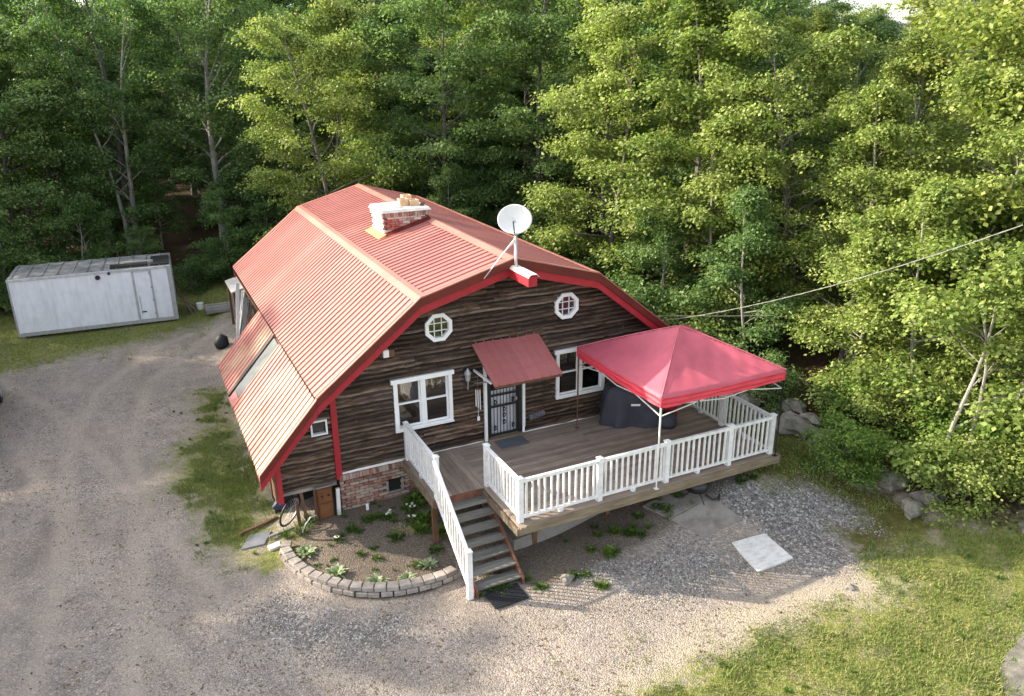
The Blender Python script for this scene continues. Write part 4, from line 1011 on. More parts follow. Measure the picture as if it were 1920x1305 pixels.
slab('slate_slab', 'dark blue-grey flat slate lying in the grass left of the flower bed', [(-1.95, .32), (-1.5, .25), (-1.72, -.18), (-2.2, -.15)], .03, M['slate'])
slab('white_stone', 'small white flat stone beside the dark slate', [(-1.68, -.30), (-1.42, -.25), (-1.42, -.43), (-1.66, -.47)], .05, M['rock_w'], 'stone')

# retaining border of blocks
bw_t = thing('flower_bed_border', 'curved two-course border of tan concrete blocks round the flower bed', 'garden wall', (0.1, -2.2, 0))
arc = [(-1.30, -.50), (-1.38, -.78), (-1.33, -1.15), (-1.20, -1.55), (-1.02, -1.92), (-.76, -2.28), (-.45, -2.58), (-.08, -2.80), (.32, -2.95), (.75, -3.02), (1.16, -3.02), (1.50, -2.95)]
arc = [Vector((x, y, 0)) for x, y in arc]
def along(pl, s):
    for a, b in zip(pl[:-1], pl[1:]):
        d = (b-a).length
        if s <= d: return a+(b-a)*(s/d), (b-a).normalized()
        s -= d
    return pl[-1], (pl[-1]-pl[-2]).normalized()
tot = sum((b-a).length for a, b in zip(arc[:-1], arc[1:])); nb = 19
blk = MB(); w = tot/nb/2-.006
blk.hexa([(-w*1.02, -.10, 0), (w*1.02, -.10, 0), (w*.86, .10, 0), (-w*.86, .10, 0), (-w*1.02, -.10, .095), (w*1.02, -.10, .095), (w*.86, .10, .095), (-w*.86, .10, .095)])
bme = blk.mesh('block', M['stone'])
for c_ in range(2):
    for i in range(nb):
        s = (i+.5+(.5 if c_ == 0 else 0))*tot/nb
        if s > tot: continue
        p, d = along(arc, s); a = math.atan2(d.y, d.x)
        out = Vector((d.y, -d.x, 0))*(.035 if c_ == 0 else 0)
        z = (-.03 if c_ == 0 else .068)+.03
        o = obj('block', bme, bw_t, (p.x+out.x-.1, p.y+out.y+2.2, z+random.uniform(-.006, .008)), a+random.uniform(-.05, .05)); 
        b = o.modifiers.new('bevel', 'BEVEL'); b.width = .01

# plants of the bed
def leaf_plant(n, L, W, up_, spread, droop, seed):
    r = np.random.default_rng(seed); V = []; F = []; at = []
    for i in range(n):
        a = r.uniform(0, 2*PI); e = r.uniform(up_[0], up_[1]); l = L*r.uniform(.6, 1.1); w = W*r.uniform(.7, 1.1)
        b = np.array([math.cos(a)*spread*r.uniform(0, 1), math.sin(a)*spread*r.uniform(0, 1), 0])
        d = np.array([math.cos(a)*math.cos(e), math.sin(a)*math.cos(e), math.sin(e)]); s = np.array([-math.sin(a), math.cos(a), 0])
        o = len(V); p = b.copy()
        for k in range(4):
            t = k/3; ww = w*[.25, 1, .75, .05][k]/2; q = b+d*l*t+np.array([0, 0, -droop*l*t*t]); V += [tuple(q-s*ww), tuple(q+s*ww)]
        for k in range(3): F.append((o+2*k, o+2*k+1, o+2*k+3, o+2*k+2)); at.append(r.uniform())
    return np.array(V), np.array(F), np.array(at)
def plant_mesh(name, mat, *a): v, f, at = leaf_plant(*a); return np_mesh(name, v, f, mat, at)
hosta = plant_mesh('hosta_leaves', M['L_hosta'], 60, .24, .06, (.4, 1.3), .05, .5, 1)
weed = plant_mesh('weed_leaves', M['L_weed'], 55, .22, .05, (.3, 1.4), .10, .35, 2)
weed2 = plant_mesh('weed_leaves', M['L_bright'], 90, .26, .045, (.5, 1.45), .13, .4, 3)
tuft = plant_mesh('grass_tuft', M['L_weed'], 80, .34, .012, (.8, 1.5), .08, .4, 4)
def plant(name, me, x, y, s, label, cat='plant', group=None, flowers=None, z=None):
    t = thing(name, label, cat, (x, y, Hf(x, y)-.01 if z is None else z), random.uniform(0, 6.28), group)
    obj('leaves', me, t, (0, 0, 0), 0, s)
    mb = MB()
    for k in range(3):
        a = random.uniform(0, 6); mb.tube([(0, 0, 0), (.03*math.cos(a), .03*math.sin(a), .10*s)], .006, 4)
    mb.build('stem', M['L_weed'], t)
    if flowers:
        for k in range(flowers):
            fm = MB(); a = random.uniform(0, 6); r_ = random.uniform(.02, .12)*s; fm.tube([(r_*math.cos(a), r_*math.sin(a), .16*s), (r_*math.cos(a), r_*math.sin(a), .19*s)], [.02, .03], 6); fm.build('flower', M['petal'], t)
    return t
for (x, y, s, lb) in ((-1.02, -1.05, 1.5, 'big pale variegated hosta at the left end of the block border'), (-.62, -1.95, 1.4, 'pale variegated hosta inside the curve of the border, second from its left end'),
                      (.02, -2.50, 1.2, 'bright spreading hosta behind the lowest part of the block border'), (.62, -2.66, 1.15, 'pale hosta at the middle right of the block border'), (1.15, -2.45, 1.15, 'hosta nearest the stair post at the right end of the border')):
    plant('hosta', hosta, x, y, s, lb, 'hosta', 'hostas along the block border')
for (x, y, s, lb, fl_) in ((-.35, -1.05, .6, 'small dark plant with white flowers in the bed below the small stake', 4), (-.02, -1.62, .6, 'small dark seedling in the middle of the bed, left of its pair', 0), (.25, -1.85, .65, 'taller dark seedling in the middle of the bed', 0), (.25, -1.55, .5, 'small dark seedling behind the taller seedling', 0),
                           (.80, -1.45, 1.1, 'round green bush in the middle of the flower bed', 0), (.95, -2.35, .75, 'dark leafy clump behind the right part of the border', 0), (1.42, -2.1, .9, 'light green plant beside the stair stringer', 0), (.85, -.75, .8, 'plant with small white flowers below the brick vent', 6), (1.25, -1.1, .9, 'low green plant by the stair foot of the bed', 3), (1.35, -.75, .9, 'white-dotted plant near the deck post', 5)):
    plant('bed_plant', weed, x, y, s, lb, 'plant', None, fl_)
for k in range(14):
    x, y = random.uniform(-.3, 1.5), random.uniform(-1.0, .0); plant('ground_weed', weed if k % 2 else tuft, x, y, random.uniform(.5, .9), 'low straggling weed in the flower bed under the brick wall', 'weed', 'weeds in the flower bed')
for k in range(10):
    x, y = random.uniform(1.2, 2.4), random.uniform(-1.7, -.3); plant('ground_weed', weed2, x, y, random.uniform(.8, 1.3), 'lush green weed in the shade under the deck by the stairs', 'weed', 'weeds under the deck by the stairs')
for (x, y, n, sp) in ((3.6, -3.9, 3, .25), (4.9, -3.6, 6, .35), (5.6, -3.4, 10, .45), (6.3, -3.2, 5, .3), (4.3, -3.1, 3, .3), (2.9, -4.0, 3, .2), (3.9, -4.6, 3, .18), (8.2, -3.6, 4, .2), (2.0, -3.75, 7, .25)):
    for k in range(n):
        plant('ground_weed', random.choice([weed2, tuft, weed]), x+random.gauss(0, sp), y+random.gauss(0, sp*.6), random.uniform(.5, .85), 'low green weed on the bare ground in front of the deck', 'weed', 'weeds in front of the deck')
for (x, y, s) in ((-.95, -.32, 1.5), (-.75, -.15, 1.4), (-1.25, -.2, 1.1), (-.15, -.1, 1.0)):
    plant('grass_clump', tuft, x, y, s, 'long grass clump growing before the junk under the wing', 'grass', 'grass clumps before the wing')
t = thing('white_stake', 'small white plastic marker before the brick wall', 'marker', (.52, -.25, Hf(.52, -.25)))
MB().box(-.03, .03, -.01, .01, 0, .16).build('plate', M['white'], t)
t = thing('terracotta_heap', 'pile of dry tan straw in the flower bed', 'straw', (1.05, -1.25, Hf(1.05, -1.25)), .3)
v, f, at = leaf_plant(160, .16, .012, (0, .5), .22, .1, 5); obj('straw', np_mesh('straw', v, f, simple('dry_straw', (.5, .4, .2), .9)), t)

for k in range(60):
    x, y = random.uniform(3.5, 13), random.uniform(-10, -7.0)
    if not bool(inpoly(np.array(x), np.array(y), LAWN)): continue
    plant('lawn_weed', random.choice([weed, tuft, tuft, weed2]), x, y, random.uniform(.25, .5), 'small tuft of weed or taller grass in the front right lawn', 'weed', 'tufts in the lawn')
for k in range(26):
    x, y = random.uniform(-3.1, -1.5), random.uniform(-.6, 8.5); plant('verge_weed', random.choice([weed, tuft]), x, y, random.uniform(.3, .6), 'small weed tuft in the ragged grass left of the wing', 'weed', 'tufts left of the wing')
for k in range(30):
    x, y = random.uniform(-1.0, 1.5), random.uniform(-2.6, -.2); plant('seedling', random.choice([weed, tuft, weed]), x, y, random.uniform(.18, .42), 'tiny seedling scattered in the flower bed soil', 'weed', 'seedlings in the flower bed')
# junk under the wing
mb_w = thing('bicycle_wheel', 'old bicycle wheel leaning under the left wing of the house', 'wheel', (-1.12, -.12, .62))
def ring(R, r, n=28): return [(R*math.sin(2*PI*i/n), 0, R*math.cos(2*PI*i/n)) for i in range(n+1)]
MB().tube(ring(.33, 0), .022, 6, False).build('tyre', M['rubber'], mb_w); MB().tube(ring(.305, 0), .012, 5, False).build('rim', M['steel'], mb_w)
mb = MB()
for i in range(14): a = 2*PI*i/14; mb.tube([(0, 0, 0), (.3*math.sin(a), 0, .3*math.cos(a))], .003, 3)
mb.build('spokes', M['steel'], mb_w); mb_w.rotation_euler = (.25, 0, .75)
t = thing('wooden_cabinet', 'orange-brown wooden drawer front leaning under the wing', 'cabinet', (-.36, -.18, Hf(-.36, -.18)), .05)
MB().box(-.16, .16, 0, .12, 0, .78).build('carcass', M['orange'], t)
for zz in (.06, .42): MB().box(-.14, .14, -.02, 0, zz, zz+.32).build('drawer_front', M['orange'], t)
for dx in (-.07, .07): MB().tube([(dx, -.02, .58), (dx, -.05, .58)], .02, 8).build('knob', M['black'], t)
MB().box(-.2, .2, -.03, .16, .78, .81).build('top_board', M['greywood'], t)
t = thing('downspout', 'short white downspout leaning against the brick corner', 'pipe', (-.06, -.14, Hf(0, 0)))
MB().bar((-.03, 0, 0), (.0, .06, .62), .08, .06).build('pipe', M['pole'], t)
for i, (x, lb, y) in enumerate(((-.75, 'dark leaning post in the middle under the wing', -.05), (-.92, 'dark post behind the bicycle wheel', .02), (-.58, 'thin dark pole leaning beside the cabinet', -.1))):
    t = thing('timber_post', lb, 'post', (x, y, Hf(x, y))); MB().bar((0, 0, -.1), (-.10+.08*i, .1, .98), .07, .06).build('timber', M['brown'], t)
t = thing('water_hose', 'pale garden hose curling out from under the wing', 'hose', (-.75, -.3, Hf(-.75, -.3)))
MB().tube([(-.2, -.1, .02), (-.12, -.08, .18), (.02, 0, .28), (.15, .05, .26), (.2, .2, .1)], .014, 6).build('hose', M['steel'], t)
t = thing('tarp_bundle', 'crumpled dark blue tarp bundle hanging below the wing corner', 'tarp', (-1.32, -.12, .78))
mb = MB(); mb.tube([(-.12, 0, .0), (-.04, .02, .07), (.08, 0, .02), (.2, .03, .05)], [.05, .11, .12, .05], 8); mb.build('tarp', M['blue'], t)
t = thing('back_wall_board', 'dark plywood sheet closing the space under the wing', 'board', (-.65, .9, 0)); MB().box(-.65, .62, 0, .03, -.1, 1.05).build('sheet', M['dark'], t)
t = thing('timber_rail', 'thin dark timber lying on the gravel left of the wing', 'timber', (-1.75, .55, Hf(-1.7, .5)+.02), .35); MB().box(-.45, .5, -.03, .03, 0, .05).build('timber', M['brown'], t)
t = thing('timber_rail', 'short pale timber lying at the left end of the flower bed', 'timber', (-1.3, .02, Hf(-1.3, 0)+.02), .2); MB().box(-.3, .3, -.025, .025, 0, .05).build('timber', M['greywood'], t)

# ---------------------------------------------------------------- left rear of the house
pr = thing('rear_lean_roof', 'small grey shelter roof just past the far left eave', 'roof', (.35, 14.2, 2.15))
MB().hexa([(-.75, -.9, -.25), (.35, -.9, .05), (.35, .9, .05), (-.75, .9, -.25), (-.75, -.9, -.20), (.35, -.9, .10), (.35, .9, .10), (-.75, .9, -.20)]).build('roof_sheet', M['alu'], pr)
MB().box(-.70, -.62, -.85, -.77, -2.15, -.25).build('post', M['brown'], pr); MB().box(-.70, -.62, .77, .85, -2.15, -.25).build('post', M['brown'], pr)
t = thing('utility_cabinet', 'tall pale grey metal cabinet behind the left eave', 'cabinet', (-.02, 15.9, Hf(0, 15.9)))
MB().box(-.2, .2, -.2, .2, 0, 1.1).build('body', simple('grey_green_metal', (.36, .39, .38), .5), t); MB().box(-.18, .18, -.212, -.202, .08, 1.02).build('door_panel', M['alu'], t); MB().box(-.24, .02, -.1, .1, 1.1, 1.24).build('meter', M['white'], t)
t = thing('stacked_lumber', 'cluttered stack of pale boards and frames against the left wall', 'lumber', (-.30, 11.0, Hf(-.4, 11)))
for i in range(16):
    a = random.uniform(-.2, .2); y = random.uniform(-1.0, 1.1); MB().bar((random.uniform(-.4, -.1), y, 0), (random.uniform(.0, .3), y+a, random.uniform(1.5, 2.35)), .12, .03).build('board', random.choice([M['greywood'], M['white'], M['alu'], M['brown'], M['rim']]), t)
t = thing('plank_pile', 'low pile of grey planks on the grass behind the house corner', 'planks', (-.2, 17.2, Hf(-.2, 17.2)+.02), .0)
for i in range(4): MB().box(-.9, 1.1, -.45+i*.23, -.25+i*.23, 0, .14+.02*(i % 2)).build('plank', M['greywood'], t)
t = thing('trash_bag', 'black plastic bag on the drive past the far end of the wing', 'bag', (-1.0, 12.9, Hf(-1., 12.9)))
mb = MB(); mb.tube([(0, 0, 0), (0, 0, .15), (.03, 0, .38), (.02, 0, .5)], [.2, .26, .2, .04], 10); mb.build('bag', M['rubber'], t, smooth=True)

# ---------------------------------------------------------------- trailer body
tr = thing('box_trailer', 'white box trailer body with a side door standing on grass before the trees', 'trailer', (-7.62, 17.56, .0), math.atan2(-.34, 5.48))
TL, TW, TH, T0 = 5.5, 2.25, 2.15, .12
mb = MB(); mb.box(0, TL, .01, TW, T0, T0+TH-.02); mb.build('body', M['box'], tr)
for a, b in ((.03, 1.05), (1.06, 2.15), (2.16, 3.15), (3.16, 4.10), (4.79, 5.35)):
    MB().box(a, b-.008, -.006, .009, T0+.12, T0+TH-.08).build('side_panel', M['box'], tr)
MB().box(0, TL, -.02, .05, T0-.02, T0+.11).build('bottom_rail', M['alu'], tr)
MB().box(0, TL, -.03, .05, T0+TH-.08, T0+TH+.015).build('top_rail', simple('white_rail', (.55, .55, .56), .6), tr)
MB().box(-.02, .04, -.025, .04, T0, T0+TH).build('corner_post', M['alu'], tr); MB().box(TL-.14, TL+.02, -.03, .06, T0, T0+TH).build('corner_post', M['alu'], tr)
dr = MB(); dr.box(4.18, 4.72, -.03, -.007, T0+.14, T0+TH-.16); dr = dr.build('door', M['box'], tr)
fr_ = MB()
for (a, b, c, d) in ((4.11, 4.18, T0+.08, T0+TH-.1), (4.72, 4.79, T0+.08, T0+TH-.1)): fr_.box(a, b, -.04, .009, c, d)
fr_.box(4.09, 4.81, -.045, .009, T0+TH-.10, T0+TH-.05); fr_.build('door_frame', M['steel'], tr)
for zz in (T0+.3, T0+.85, T0+1.35, T0+1.9): MB().box(4.70, 4.76, -.055, -.03, zz, zz+.07).build('hinge', M['alu'], dr)
MB().tube([(4.26, -.05, T0+.35), (4.26, -.05, T0+1.1)], .012, 5).build('lock_rod', M['steel'], dr); MB().box(4.26, 4.42, -.06, -.03, T0+.42, T0+.46).build('handle', M['black'], dr)
rf = MB(); rf.box(0, TL, 0.05, TW, T0+TH-.02, T0+TH+.03); rf = rf.build('roof', M['box_top'], tr)
for i in range(11): MB().box(.1+i*.5, .14+i*.5, .08, TW-.05, T0+TH+.03, T0+TH+.06).build('roof_rib', M['box_top'], rf)
MB().box(3.4, 4.7, .15, .5, T0+TH+.03, T0+TH+.13).build('leaf_pile', M['black'], rf); MB().box(3.9, 4.9, .55, .65, T0+TH+.03, T0+TH+.16).build('rail_bar', M['alu'], rf)
MB().box(4.8, 5.45, .1, 1.6, T0+TH+.03, T0+TH+.09).build('tarred_patch', M['black'], rf)
MB().tube([(2.95, -.03, T0+1.95), (2.95, -.06, T0+1.95)], .09, 12).build('vent', M['black'], tr); MB().tube([(3.35, -.03, T0+2.1), (3.35, -.09, T0+2.05)], .05, 8).build('lamp', M['black'], tr)
for x in (.5, 2.7, 4.9):
    for y in (.3, 1.9): MB().box(x-.1, x+.1, y-.1, y+.1, -.15, T0).build('block', M['black'], tr)
t = thing('leaning_boards', 'boards and scraps leaning on the right end of the trailer', 'boards', (-1.75, 18.2, 0))
for i in range(5): MB().bar((.1+i*.1, -.3+i*.15, 0), (-.22, -.25+i*.15, 1.3-i*.15), .1, .03).build('board', M['greywood'] if i % 2 else M['brown'], t)
t = thing('white_lump', 'small white bucket in the grass behind the trailer corner', 'bucket', (-1.2, 18.3, Hf(-1.2, 18.3))); MB().tube([(0, 0, 0), (0, 0, .28)], [.12, .15], 10).build('pail', M['white'], t)

# car, only its right end is in the picture
car = thing('parked_pickup', 'silver pickup truck cut off by the left edge of the photo', 'truck', (-8.42, 9.6, 0), .04)
prof = [(-2.6, .45), (-2.65, .75), (-2.5, 1.0), (-.9, 1.08), (-.3, 1.62), (1.0, 1.66), (1.35, 1.1), (2.55, 1.08), (2.6, .5), (2.3, .42), (-2.3, .40)]
# body runs along y; its right flank faces +x
MB().prism([(y, z) for y, z in prof], 'x', -.88, .88).build('body', M['paint'], car, bevel=.05)
for y in (-1.65, 1.6):
    for x in (-.80, .80):
        w = MB(); w.tube([(x-.11, y, .37), (x+.11, y, .37)], .37, 20); w = w.build('wheel', M['rubber'], car, smooth=False)
        MB().tube([(x+.112 if x > 0 else x-.112, y, .37), (x+.125 if x > 0 else x-.125, y, .37)], .22, 14).build('rim', M['steel'], w)
MB().prism([(-.78, 1.12), (-.3, 1.55), (.3, 1.56), (.3, 1.12)], 'x', .882, .888).build('window', M['dark'], car); MB().prism([(.36, 1.12), (.36, 1.56), (.92, 1.58), (1.18, 1.12)], 'x', .882, .888).build('window', M['dark'], car)
MB().box(.88, 1.06, -.75, -.68, 1.08, 1.28).build('mirror', M['black'], car); MB().box(-.8, .8, -2.72, -2.62, .45, .65).build('bumper', M['steel'], car)
for x in (-.72, .72): MB().box(x-.1, x+.1, -2.66, -2.6, .75, .95).build('headlight', M['glass'], car)

# power lines
t = thing('power_line', 'upper pale power cable running from the right roof edge into the trees', 'cable', (8.4, .8, 3.2))
a = Vector((8.42, .6, 3.35)); 
def catenary(a, b, sag, n=24): return [a.lerp(b, i/n)-Vector((0, 0, sag*4*(i/n)*(1-i/n))) for i in range(n+1)]
a = Vector((8.45, .6, 3.2)); b = Vector((9.7, -7.6, 7.05)); mb = MB(); mb.tube([p-Vector((8.4, .8, 3.2)) for p in catenary(a, b, .25)], .008, 5); mb.build('wire', M['cable'], t)
mb = MB(); mb.tube([p-Vector((8.4, .8, 3.2))+Vector((.009*math.sin(i*1.3), 0, .009*math.cos(i*1.3))) for i, p in enumerate(catenary(a, b, .25, 60))], .005, 4); mb.build('wire', M['cable'], t)
t = thing('telephone_line', 'thin lower cable passing just above the canopy into the trees', 'cable', (8.5, 2.4, 2.9))
mb = MB(); mb.tube([p-Vector((8.5, 2.4, 2.9)) for p in catenary(Vector((8.5, 2.4, 2.9)), Vector((11.6, -.55, 3.25)), .03)], .009, 4); mb.build('wire', M['cable'], t)

# rocks of the tumbled wall
def rock_mesh(seed):
    r = np.random.default_rng(seed); mb = MB(); n1, n2 = 7, 10; V = []; F = []
    for i in range(n1+1):
        for j in range(n2):
            a = PI*i/n1; b = 2*PI*j/n2; k = 1+.22*math.sin(3*b+seed)+r.uniform(-.26, .26) if 0 < i < n1 else 1
            V.append((math.sin(a)*math.cos(b)*k*.5, math.sin(a)*math.sin(b)*k*.4, math.cos(a)*.32*(1+r.uniform(-.08, .08))))
    for i in range(n1):
        for j in range(n2): p = i*n2+j; q = i*n2+(j+1) % n2; F.append((p, q, q+n2, p+n2))
    return mb.add(V, F).mesh('rock', M['rock'])
rocks = [rock_mesh(i) for i in range(5)]
RK = [(10.75, -2.35, 1.25, 'large pale boulder just beyond the deck corner'), (11.2, -1.5, .9, 'grey boulder behind the large pale one'), (11.7, -1.9, .7, 'rounded grey rock right of the paired boulders'), (11.15, -2.9, .6, 'small tan rock below the pale boulder'), (11.6, -2.5, .45, 'small dark rock between the boulders'),
      (11.0, -3.55, .6, 'bluish rock at the left end of the rock row'), (11.25, -3.75, .8, 'rounded pinkish rock second in the rock row'), (11.75, -3.45, .7, 'rock standing behind the middle of the rock row'), (11.55, -4.05, .8, 'broad flat rock in the middle of the rock row'), (11.95, -4.15, .7, 'pale pointed rock at the right end of the rock row'),
      (11.5, -4.65, .5, 'flat grey rock half hidden by the ferny shrub'), (11.3, -5.15, .95, 'big grey angular rock below the maple branches'), (11.15, -5.65, .7, 'white-flecked rock under the big angular rock'), (11.75, -5.6, .7, 'pale rock right of the big angular rock'), (12.6, -7.3, .45, 'pale rock at the edge of the lawn under the branches'), (10.6, -1.3, .7, 'grey rock beside the right deck railing'), (10.95, -.6, .8, 'mossy rock beyond the right railing')]
for i, (x, y, s, lb) in enumerate(RK):
    if i < 12: (x, y) = [(10.95, -2.25), (11.75, -1.55), (11.62, -2.2), (11.25, -2.95), (11.3, -2.6), (11.28, -3.35), (11.45, -3.62), (11.62, -3.2), (11.32, -3.95), (11.7, -3.7), (11.35, -4.35), (11.5, -4.75)][i]
    t = obj('boulder', rocks[i % 5], None, (x, y, Hf(x, y)+.10*s), random.uniform(0, 6), (s*.85, s*.85, s*.8*random.uniform(.8, 1.2))); tag(t, lb, 'rock', 'rocks of the tumbled wall')
for i in range(34):
    pl = [Vector((10.9, -1.2, 0)), Vector((11.25, -2.6, 0)), Vector((11.35, -3.8, 0)), Vector((11.5, -5.2, 0)), Vector((12.0, -6.3, 0))]; p, d = along(pl, random.uniform(0, 5.0)); x, y = p.x+random.gauss(0, .28), p.y+random.gauss(0, .2); q = random.uniform(.18, .42)
    t = obj('boulder', rocks[i % 5], None, (x, y, Hf(x, y)+.04*q), random.uniform(0, 6), (q, q, q*.8)); tag(t, 'small broken field rock in the tumbled line of rocks right of the deck', 'rock', 'small rocks of the tumbled wall')
t = obj('flat_rock', rocks[2], None, (9.2, -9.8, Hf(9.1, -9.75)-.07), .5, (3.2, 1.7, .38)); t.data = t.data.copy(); tag(t, 'broad flat pale rock in the lawn at the bottom right corner', 'rock')
t = obj('field_stone', rocks[3], None, (3.38, -4.12, Hf(3.4, -4.1)+.03), .5, (.3, .3, .35)); tag(t, 'small grey stone before the deck corner', 'stone')
t = obj('field_stone', rocks[1], None, (8.15, -6.75, Hf(8.1, -6.7)+.01), .5, (.2, .2, .2)); tag(t, 'small white stone in the sunlit gravel near the lawn edge', 'stone')

# gravel stones
def stones(n, polys, smin, smax, name, mat, z=.004):
    r = np.random.default_rng(5); P = []
    xs = []
    for pl, share in polys:
        a = np.array(pl); lo, hi = a.min(0)-.3, a.max(0)+.3; k = int(n*share)
        q = r.uniform(lo, hi, (k*3, 2)); w = soft(q[:, 0], q[:, 1], pl, .5)+(vnoise(q[:, 0], q[:, 1], 1.7, 9)-.5)*.9
        w = w+r.normal(0, .2, len(w)); q = q[w > .55][:k]; xs.append(q)
    q = np.concatenate(xs); m = len(q); s = r.uniform(smin, smax, m)
    o = np.array([[1, 0, 0], [0, 1, 0], [-1, 0, 0], [0, -1, 0], [0, 0, .7], [0, 0, -.5]], float)[None].repeat(m, 0)
    o *= r.uniform(.6, 1.3, (m, 6, 1)); a = r.uniform(0, 6.28, m); c, s_ = np.cos(a), np.sin(a)
    x = o[..., 0]*c[:, None]-o[..., 1]*s_[:, None]; y = o[..., 0]*s_[:, None]+o[..., 1]*c[:, None]
    V = np.stack([x*s[:, None]+q[:, 0:1], y*s[:, None]+q[:, 1:2], o[..., 2]*s[:, None]+H(q[:, 0], q[:, 1])[:, None]+z], -1).reshape(-1, 3)
    f = np.array([[0, 1, 4], [1, 2, 4], [2, 3, 4], [3, 0, 4]]); F = (f[None]+6*np.arange(m)[:, None, None]).reshape(-1, 3)
    at = np.repeat(r.uniform(0, 1, m), 4); ob = obj(name, np_mesh(name, V, F, mat, at)); tag(ob, kind='stuff'); return ob
k = NT('loose_stone', .9, .2); at = k.n('ShaderNodeAttribute'); at.attribute_name = 'leafv'; k.col(k.ramp(at.outputs['Fac'], [(0, (.08, .074, .068)), (.4, (.19, .172, .158)), (.75, (.30, .275, .25)), (1, (.52, .49, .45))])); M['pebble'] = k.m
DRV = [(-7.5, 14), (-3, 14.5), (-2.5, 3), (-2.2, -1), (-1.4, -3), (1, -3.6), (3, -4.6), (6, -6.3), (4.5, -7.1), (2, -8), (-7, -8)]
LOWD = [(-2.0, -1.6), (-1.0, -3.0), (1, -3.7), (3, -4.4), (6.2, -6.2), (8.5, -6.4), (8, -7.2), (4, -7.0), (1, -8.2), (-5, -6)]
stones(12000, [(COARSE, .50), (COARSE2, .18), (COARSE3, .32)], .010, .024, 'coarse_gravel', M['pebble'])
stones(20000, [(DRV, .5), (LOWD, .5)], .006, .015, 'gravel', M['pebble'])

def litter(n):
    r = np.random.default_rng(31); q = r.uniform((-7.5, -8.5), (11, 15), (n*4, 2)); w = vnoise(q[:, 0], q[:, 1], .8, 21)+vnoise(q[:, 0], q[:, 1], 3, 22)*.5
    q = q[(w > .72) & ~inpoly(q[:, 0], q[:, 1], [(-1.5, -.6), (9.2, -3.9), (9.2, 12), (-1.5, 12)])][:n]; m = len(q); z = H(q[:, 0], q[:, 1])+.012; a = r.uniform(0, 6.28, m); l = r.uniform(.012, .05, m); w = r.uniform(.004, .018, m)
    u = np.stack([np.cos(a), np.sin(a), r.uniform(-.1, .3, m)], 1)*l[:, None]; v = np.stack([-np.sin(a), np.cos(a), r.uniform(-.3, .3, m)], 1)*w[:, None]; c = np.stack([q[:, 0], q[:, 1], z], 1)
    V = np.stack([c-u, c+v, c+u, c-v], 1).reshape(-1, 3); b = 4*np.arange(m)[:, None]; F = np.concatenate([b+np.array([0, 1, 2]), b+np.array([0, 2, 3])], 1).reshape(-1, 3)
    k = NT('dead_leaf_litter', .9, .1); at = k.n('ShaderNodeAttribute'); at.attribute_name = 'leafv'; k.col(k.ramp(at.outputs['Fac'], [(0, (.04, .025, .015)), (.5, (.14, .085, .045)), (1, (.3, .22, .12))]))
    tag(obj('leaf_litter', np_mesh('leaf_litter', V, F, k.m, np.tile(r.uniform(0, 1, m), 2))), kind='stuff')
litter(5000)
# grass
def grass(n, polys, name, hmin, hmax, seed=3):
    r = np.random.default_rng(seed); xs = []
    for pl, share, lo, hi, wd_, thr in polys:
        k = int(n*share); q = r.uniform(lo, hi, (k*4, 2)); w = soft(q[:, 0], q[:, 1], pl, wd_)+(vnoise(q[:, 0], q[:, 1], 2.3, 4)-.5)*.9+(vnoise(q[:, 0], q[:, 1], 7, 6)-.5)*.4
        w = w+r.normal(0, .16, len(w)); xs.append(q[w > thr][:k])
    q = np.concatenate(xs); m = len(q); h = r.uniform(hmin, hmax, m)*(.35+1.1*vnoise(q[:, 0], q[:, 1], 1.6, 12))*np.where(r.uniform(0, 1, m) < .06, 1.8, 1); a = r.uniform(0, 6.28, m); w = r.uniform(.006, .013, m); ln = r.uniform(.2, .9, m)*h
    zz = H(q[:, 0], q[:, 1])-.004; dx, dy = np.cos(a), np.sin(a); b = r.uniform(0, 6.28, m)
    V = np.stack([np.stack([q[:, 0]-dx*w, q[:, 1]-dy*w, zz], -1), np.stack([q[:, 0]+dx*w, q[:, 1]+dy*w, zz], -1), np.stack([q[:, 0]+np.cos(b)*ln, q[:, 1]+np.sin(b)*ln, zz+h], -1)], 1).reshape(-1, 3)
    F = np.arange(3*m).reshape(-1, 3); o = obj(name, np_mesh(name, V, F, M['grass'], np.clip(r.normal(.5, .22, m), 0, 1))); tag(o, kind='stuff'); return o
grass(230000, [(LAWN, .60, (0, -12), (15, -5), .7, .60), (GR1, .13, (-3.8, -1), (-1.2, 9.5), .8, .74), (GR2, .20, (-10, 13), (4, 22), 1.0, .45), (MOSS, .07, (8.4, -5.4), (12.6, 3), .6, .55)], 'grass', .03, .075)

